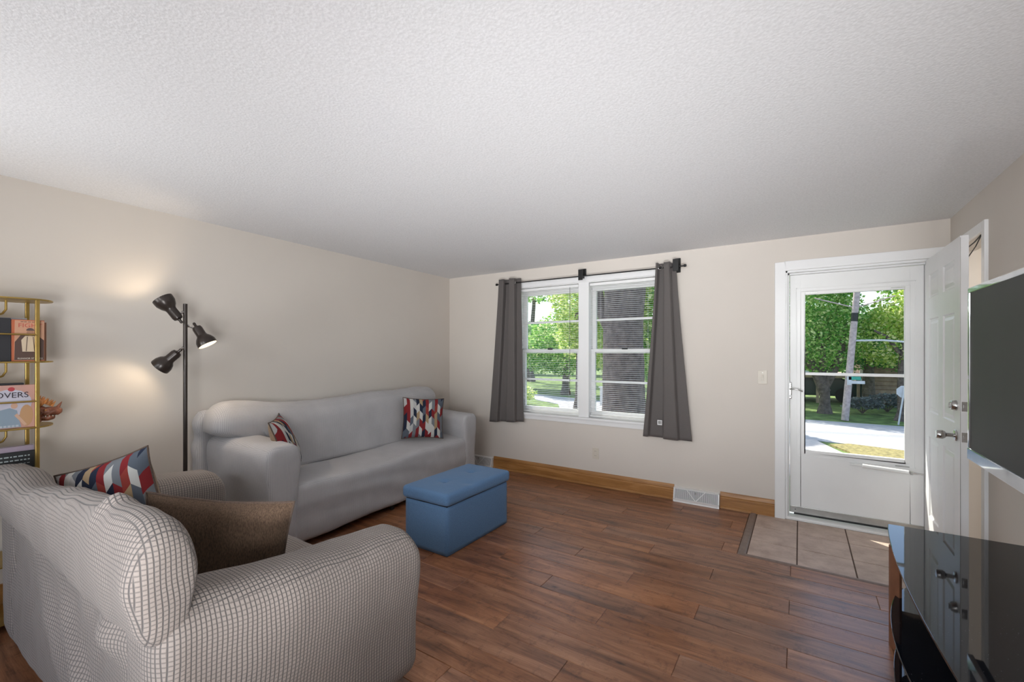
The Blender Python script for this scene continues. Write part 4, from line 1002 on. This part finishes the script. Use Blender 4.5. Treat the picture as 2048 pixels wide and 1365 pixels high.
# ---------------------------------------------------------------- glass tv stand
st = thing('tv_stand', 'black glass television stand with curved shelves and a brown side column', 'tv stand', (.62, 2.3, 0))
def bow(xw, xf, y0, y1, corner, bulge, n=14):
    pts = [(xw, y0), (xw, y1)]
    ym = (y0+y1)/2
    pts.append((xf+corner, y1))
    for k in range(n+1):
        t = k/n; y = y1-.005-(y1-y0-.01)*t; e = math.exp(-((y1-y)/.10))+math.exp(-((y-y0)/.10))
        pts.append((xf-bulge*(1-((y-ym)/((y1-y0)/2))**2)+corner*.55*e, y))
    pts.append((xf+corner, y0)); return pts
MB().prism(bow(XR-.02, .390, 1.50, 3.092, .012, .038, 24), .490, .500).build('glass_top', MT['black_glass'], st, .002, seg=2)
MB().prism(bow(XR-.05, .405, 1.60, 2.90, .10, .090, 24), .262, .270).build('glass_shelf', MT['black_glass'], st, .002)
MB().prism(bow(XR-.05, .410, 1.60, 2.88, .08, .085, 24), .040, .052).build('glass_base', MT['black_glass'], st, .002)
for ya, yb in ((2.72, 2.80),):
    m = MB(); n = 10
    pts = [(.362+.028*(k/n)**1.5, yb-(yb-ya)*(k/n)) for k in range(n+1)]
    pts2 = [(x+.012, y+.012) for x, y in pts[::-1]]
    m.prism(pts+pts2, 0, .489).build('side_column', MT['cherry'], st, .003)
MB().box(XR-.07, XR-.05, 1.7, 2.85, 0, .488).build('back_board', MT['black'], st, .003)
for y in (2.62, 1.86):
    for x in (.52,):
        MB().cyl((x, y, .0), (x, y, .489), .014, n=16).build('chrome_pillar', MT['chrome'], st, smooth=True)

# ---------------------------------------------------------------- outside
GZ = -.60
struct(MB().box(-60, 60, D+.14, 90, GZ-.3, GZ-.02).build('lawn', MT['grass']))
struct(MB().prism([(-6, 12.15), (.35, 12.35), (.9, 12.25), (2.2, 11.9), (40, 10.5), (40, 14.8), (2.4, 16.0), (-2, 16.1), (-10.5, 18.6), (-30, 27), (-40, 34), (-46, 26), (-25, 21), (-12, 18.0), (-8.0, 15.6)], GZ-.05, GZ).build('street', MT['asphalt']))
struct(MB().prism([(-9, 4.9), (-1.9, 5.2), (.3, 9.5), (.75, 11.0), (.3, 12.4), (-3.6, 12.4), (-5, 9)], GZ-.05, GZ+.005).build('driveway', MT['concrete']))
struct(MB().prism([(.6, 9.0), (40, 8.4), (40, 10.45), (2.2, 11.85), (.9, 12.2), (.55, 11.9), (.85, 11.2)], GZ-.05, GZ+.02).build('verge', MT['dry_grass']))
sun_blocking_eave = MB().box(-5.2, 2.2, D+.14, D+.72, 2.46, 2.56); sun_blocking_eave.box(-5.2, 2.2, D+.70, D+.74, 2.40, 2.60); struct(sun_blocking_eave.build('sun_blocking_eave', MT['white']))  # unseen overhang added to keep sun off the upper door glass
roof = MB().box(-5.2, 2.2, YB-.3, D+.14, 2.51, 2.58); struct(roof.build('roof_deck', MT['roof']))

def foliage(name, blobs, n, size, mat, parent, seed, droop=.3):
    rg = random.Random(seed); vs = []; fs = []; uv = []
    tot = sum(b[3]*b[4]*b[5] for b in blobs)
    for b in blobs:
        c = Vector(b[:3]); r = b[3:6]; k = int(n*b[3]*b[4]*b[5]/tot)
        for _ in range(k):
            d_ = Vector((rg.gauss(0, 1), rg.gauss(0, 1), rg.gauss(0, 1))).normalized(); rad = (.55+.45*rg.random()**.5)
            rad *= 1+.22*noise.noise(d_*2.3+Vector((seed, 0, 0)))
            p = c+Vector((d_[0]*r[0], d_[1]*r[1], d_[2]*r[2]))*rad
            if p.z < GZ+.2: continue
            a = Vector((rg.gauss(0, 1), rg.gauss(0, 1), rg.gauss(0, .6)-droop)).normalized(); q = a.orthogonal().normalized()
            q.rotate(Matrix.Rotation(rg.random()*6.28, 3, a)); s = size*rg.uniform(.6, 1.25); w_ = a.cross(q)
            i0 = len(vs); vs += [p-a*s*.5, p+q*s*.32+w_*s*.08, p+a*s*.5, p-q*s*.32+w_*s*.08]; fs.append((i0, i0+1, i0+2, i0+3))
            t = min(1, max(0, rg.gauss(.47, .36)+.25*noise.noise(p*.9))); uv += [(t, .5)]*4
    o = obj(name, vs, fs, mat, parent, False, uv); o['kind'] = 'stuff'; return o
def limb(m, pts, r): m.tube(pts, r, 10)
def tree(label, base, h, r, blobs, n, size, mat, seed, limbs=(), group='trees across the street'):
    t = thing('tree', label, 'tree', base, group)
    m = MB(); bx, by, bz = base; rg = random.Random(seed); pts = []; rr = []
    for k in range(9):
        f = k/8; pts.append((bx+.12*sin(seed+f*3)*f*h*.3, by+.1*cos(seed*2+f*3)*f, bz-.05+h*f)); rr.append(r*(1.45 if k == 0 else 1)*(1-.5*f))
    limb(m, pts, rr)
    for l in limbs: limb(m, l[0], l[1])
    m.build('trunk', MT['bark'], t, smooth=True)
    if blobs: foliage('foliage', blobs, n, size, mat, t, seed)
    return t
# thick trunk just outside the right half of the window
big = thing('tree', 'thick rough barked trunk close outside the right half of the window', 'tree', (-2.95, 8.6, GZ))
nA, nH = 56, 60; vs = []; fs = []
for j in range(nH+1):
    z = GZ-.1+7.2*j/nH; f = j/nH; R = .385*(1-.16*f)+.20*math.exp(-(z-GZ)/.5)+.25*sstep(.75, 1, f)*0
    if z > 2.0: R *= 1+.12*sstep(2.0, 3.5, z)
    for k in range(nA):
        a = 2*pi*k/nA; rd = .035*abs(nz((a*5.5, z*.9, 0), 1.0))+.02*nz((a*12, z*2.6, 4), 1)+.016*abs(sin(a*17+1.6*nz((a, z, 1), 1.5)))
        vs.append((-2.95+(R+rd)*cos(a)+.05*nz((0, z, 0), .5), 8.6+(R+rd)*sin(a), z))
for j in range(nH):
    for k in range(nA): k2 = (k+1) % nA; fs.append((j*nA+k, j*nA+k2, (j+1)*nA+k2, (j+1)*nA+k))
obj('trunk', vs, fs, MT['bark'], big, True)
m = MB(); limb(m, [(-3.1, 8.6, 1.6), (-3.5, 8.7, 2.4), (-3.75, 8.8, 3.6), (-4.2, 9, 5)], [.12, .13, .12, .08]); m.build('branch', MT['bark'], big, smooth=True)
foliage('foliage', [(-3.2, 10.6, 6.8, 4.0, 2.2, 1.6)], 9000, .22, MT['leaf'], big, 11)

tree('large maple with a forked trunk left of the utility pole', (.70, 18.2, GZ), 2.6, .17, [(-.6, 18.4, 3.3, 2.2, 1.6, 2.4), (.5, 18.0, 1.9, 1.4, 1.2, 1.1), (.3, 19.0, 3.7, 1.6, 1.4, 1.6), (1.35, 18.6, 2.3, .9, .8, .9), (-1.5, 18.6, 1.4, 1.2, 1.2, 1.2)], 34000, .11, MT['leaf'], 21,
     [([(.7, 18.2, .1), (.45, 18.1, .8), (0, 18.1, 1.6), (-.5, 18.2, 2.4)], [.18, .15, .12, .08]), ([(.72, 18.2, .3), (1.1, 18.2, 1.2), (1.3, 18.4, 2.4)], [.14, .12, .07])])
tree('yellow green maple with a dark trunk behind the round road sign', (2.66, 17.5, GZ), 2.4, .22, [(3.9, 17.8, 3.9, 1.55, 1.5, 1.6), (2.3, 18.0, 1.8, 1.0, 1.0, .8), (2.5, 17.9, 2.7, .7, .8, .6), (4.2, 18.0, 2.2, 1.6, 1.4, 1.6), (2.7, 18.4, 2.4, .9, 1.0, .7)], 24000, .11, MT['leaf2'], 22,
     [([(2.5, 17.4, 1.4), (2.2, 17.3, 1.9), (1.9, 17.3, 2.1)], [.06, .05, .03])])
tree('deep green tree filling the gap behind the utility pole', (2.2, 21.4, GZ), 2.4, .24, [(1.5, 21.5, 2.0, 1.9, 1.1, 1.3), (2.9, 21.6, 1.9, 1.7, .9, 1.1), (-.8, 22, 3.4, 1.9, 1.0, 2.2), (-1.2, 22, 5.2, 2.0, 1.0, 1.4)], 24000, .13, MT['leaf3'], 23)
tree('bare topped tree rising right of the pole top', (3.6, 22.5, GZ), 6.5, .16, [(3.9, 22.5, 4.6, 1.6, 1.0, 1.3), (2.2, 22.5, 5.2, .9, .8, .5)], 2600, .18, MT['leaf'], 24, [([(3.5, 22.5, 3.5), (3.0, 22.4, 4.6), (2.6, 22.3, 5.2)], [.08, .06, .03]), ([(3.6, 22.5, 4), (4.2, 22.4, 5), (4.4, 22.3, 5.8)], [.08, .06, .03])])
wg = 'trees seen through the window'
tree('green tree seen through the middle of the left window half', (-9.6, 19.5, GZ), 3.0, .20, [(-9.6, 19.5, 1.9, 1.9, 1.5, 1.5), (-11.2, 20, 1.4, 1.5, 1.2, 1.0), (-8.0, 19.5, 2.6, 1.4, 1.2, 1.9)], 15000, .15, MT['leaf'], 25, group=wg)
tree('olive tree seen at the right edge of the left window half', (-6.6, 14.5, GZ), 3.6, .17, [(-6.1, 14.5, 3.1, 1.5, 1.2, 1.6), (-5.7, 14.3, 1.9, .9, .9, .9), (-6.7, 14.7, 1.9, .9, .8, .7)], 9000, .13, MT['leaf2'], 26, group=wg)
tree('low dark green tree seen at the left of the left window half', (-13.5, 21.5, GZ), 2.0, .18, [(-13.4, 21.5, 1.9, 2.2, 1.5, 1.3)], 4500, .22, MT['leaf3'], 27, group=wg)
tree('yellow green tree showing between mullion and thick trunk', (-5.0, 13.2, GZ), 2.2, .14, [(-4.7, 13.4, 2.9, 1.1, .9, 1.2), (-4.8, 13.4, 1.5, .8, .7, .8)], 4500, .15, MT['leaf2'], 28, group=wg)
tree('bright green tree right of the thick trunk outside the window', (-3.0, 14.0, GZ), 3.0, .16, [(-3.2, 14, 2.8, 1.4, 1.0, 1.5), (-3.1, 14, 1.0, 1.2, .9, 1.0)], 6500, .16, MT['leaf'], 29, group=wg)
tree('tall distant tree with branches over the sky at the upper left of the window', (-16, 27, GZ), 6, .25, [(-15, 27, 5.8, 2.8, 1.8, .9), (-11.0, 27, 5.4, 3.0, 1.5, 1.7)], 4000, .25, MT['leaf'], 30, group=wg)
for i, (x, y, s_) in enumerate([(-22, 36, 3.4), (-16, 37, 3.0), (-10.5, 38, 3.6), (-5, 37, 3.2), (0, 36, 3.4), (6, 34, 3.4), (11, 31, 3.2)]):
    tree(['farthest tree at the left edge of the tree line beyond the street', 'second tree from the left in the far tree line', 'third tree from the left in the far tree line', 'fourth tree from the left in the far tree line', 'far tree line tree behind the forked maple', 'far tree line tree behind the brown house', 'rightmost tree of the far tree line'][i], (x, y, GZ), 2.5, .25, [(x, y, 2.0, s_, 1.8, 2.2)], 4000, .36, [MT['leaf3'], MT['leaf'], MT['leaf2']][i % 3], 40+i, group='far tree line')
def shrub(label, c, r, n, mat, seed):
    s = thing('shrub', label, 'shrub', (c[0], c[1], GZ))
    m = MB()
    for k in range(5): m.tube([(c[0], c[1], GZ), (c[0]+(k-2)*r[0]*.15, c[1], GZ+r[2]*.6), (c[0]+(k-2)*r[0]*.35, c[1], GZ+r[2]*1.2)], [.02, .015, .008], 5)
    m.build('stem', MT['bark'], s)
    foliage('foliage', [(c[0], c[1], GZ+r[2]*.8, *r)], n, .10, mat, s, seed)
shrub('low grey leaved shrub on the lawn right of the utility pole', (1.75, 18.7), (.55, .4, .30), 1500, MT['shrub'], 61)
shrub('grey leaved shrub in front of the brown house', (2.5, 19.6), (.6, .4, .35), 1500, MT['shrub'], 62)
shrub('low bush at the left edge of the lawn outside the window', (-9.6, 14.6), (1.1, .8, .45), 2500, MT['leaf2'], 63)
# utility pole
up = thing('utility_pole', 'leaning weathered wooden utility pole across the street', 'utility pole', (1.13, 16.5, GZ))
P0 = Vector((1.13, 16.5, GZ)); P1 = Vector((1.66, 16.5, 6.5))
MB().cyl(P0, P1, .095, .072, 16).build('pole', MT['pole_wood'], up, smooth=True)
pp = lambda z: P0+(P1-P0)*((z-GZ)/(6.5-GZ))
MB().cyl(pp(2.35), pp(2.6), .088, .086, 16).build('dark_band', MT['cable'], up, smooth=True)
m = MB(); a = pp(2.75); m.tube([a+Vector((-1.0, 0, .35)), a, a+Vector((.9, 0, .3))], .018, 6); m.build('cross_arm', MT['pole_wood'], up)
m = MB(); a = pp(1.78); m.tube([a, a+Vector((.7, 0, .0)), a+Vector((1.6, 0, -.1)), a+Vector((4.6, .4, -.35))], .028, 6); m.build('guy_wire', MT['signgrey'], up)
m = MB()
for z in (3.6, 3.9): a = pp(z); m.tube([a, a+Vector((-3, -.5, .5)), a+Vector((-9, -1, 1.6))], .018, 5)
m.build('power_line', MT['cable'], up)
a = pp(.62)
sg = thing('street_sign', 'small green street name sign fixed to the utility pole', 'sign', a)
MB().box(a.x-.02, a.x+.27, a.y-.20, a.y-.185, a.z-.0, a.z+.10).build('green_blade', MT['signgreen'], sg, .003)
MB().box(a.x-.02, a.x+.36, a.y-.215, a.y-.20, a.z-.11, a.z-.02).build('green_blade', MT['signgrey'], sg, .003)
MB().box(a.x-.05, a.x+.05, a.y-.20, a.y-.14, a.z-.15, a.z+.10).build('clamp', MT['signgrey'], sg)
# stop sign seen from the back
ss = thing('road_sign', 'grey back of an octagonal road sign on a thin pale post', 'sign', (2.31, 16.25, GZ))
MB().cyl((2.31, 16.25, GZ), (2.44, 16.25, .45), .02, .02, 8).build('post', MT['signgrey'], ss)
m = MB(); R = .18; pts = [(2.44+R*cos(pi/8+k*pi/4), .33+R*sin(pi/8+k*pi/4)) for k in range(8)]
m.add([(x, 16.28, z) for x, z in pts]+[(x, 16.29, z) for x, z in pts], [tuple(range(8)), tuple(range(15, 7, -1))]+[(i, (i+1) % 8, 8+(i+1) % 8, 8+i) for i in range(8)]); m.build('sign_plate', MT['signgrey'], ss)
# house with brown lap siding
ho = thing('house', 'brown house with horizontal siding behind the trees across the street', 'house', (4.5, 22.6, GZ))
MB().box(2.10, 8.5, 22.6, 27, GZ, 1.2).build('wall', MT['siding'], ho)
for k in range(10):
    z = GZ+.1+.16*k; m = MB(); m.add([(2.08, 22.6, z), (8.5, 22.6, z), (8.5, 22.6, z+.155), (2.08, 22.6, z+.155), (2.08, 22.53, z), (8.5, 22.53, z), (8.5, 22.585, z+.155), (2.08, 22.585, z+.155)], [(0, 1, 5, 4), (4, 5, 6, 7), (3, 7, 6, 2), (0, 4, 7, 3), (1, 2, 6, 5)]); m.build('siding_board', MT['siding'], ho)
MB().box(2.02, 2.12, 22.5, 22.62, GZ, 1.2).build('corner_board', MT['white'], ho)
m = MB(); m.add([(1.6, 22, 1.15), (9, 22, 1.15), (9, 27.6, 1.15), (1.6, 27.6, 1.15), (1.6, 24.8, 2.1), (9, 24.8, 2.1)], [(0, 1, 5, 4), (1, 2, 5), (2, 3, 4, 5), (3, 0, 4), (3, 2, 1, 0)]); m.build('roof', MT['roof'], ho)
wnd = MB().box(3.3, 4.2, 22.48, 22.55, .2, .9).build('window', MT['carglass'], ho)
m = MB(); m.box(-1.2, 2.0, 21.5, 25, .42, .54); m.build('carport_roof', MT['siding'], ho)
for x in (-1.1, .6, 1.9): MB().box(x-.05, x+.05, 21.6, 21.7, GZ, .42).build('carport_post', MT['siding'], ho)
# parked car
ca = thing('car', 'dark green parked car in the shade under the carport', 'car', (.6, 22.6, GZ))
prof = [(-1.3, .25), (-1.32, .6), (-1.1, .78), (-.7, .82), (-.3, 1.22), (.75, 1.25), (1.25, .9), (1.9, .82), (2.0, .6), (1.98, .25)]
n = len(prof); m = MB(); m.add([(.3+x, 22.2, GZ+z) for x, z in prof]+[(.3+x, 23.8, GZ+z) for x, z in prof], [tuple(range(n)), tuple(range(2*n-1, n-1, -1))]+[(i, n+i, n+(i+1) % n, (i+1) % n) for i in range(n)]); m.build('body', MT['car'], ca, .05)
m = MB(); pr = [(-.62, .84), (-.25, 1.17), (.70, 1.19), (1.12, .90)]; m.add([(.3+x, 22.18, GZ+z) for x, z in pr]+[(.3+x, 22.24, GZ+z) for x, z in pr], [(0, 1, 2, 3), (7, 6, 5, 4), (0, 4, 5, 1), (1, 5, 6, 2), (2, 6, 7, 3), (3, 7, 4, 0)]); m.build('side_window', MT['carglass'], ca)
for x in (-.5, 1.5): MB().lathe([(.30, 0), (.30, .2)], (x, 22.15, GZ+.30), (0, 1, 0), 20).build('wheel', MT['tyre'], ca)
# white box on a post outside the right window half
ub = thing('utility_box', 'small white box on a post left of the thick trunk', 'utility box', (-3.47, 8.9, GZ))
MB().box(-3.55, -3.40, 8.85, 8.97, .30, .68).build('box', MT['white'], ub, .01)
MB().box(-3.57, -3.38, 8.83, 8.99, .68, .70).build('lid', MT['white'], ub, .004)
MB().box(-3.50, -3.45, 8.88, 8.94, GZ, .30).build('post', MT['pole_wood'], ub)
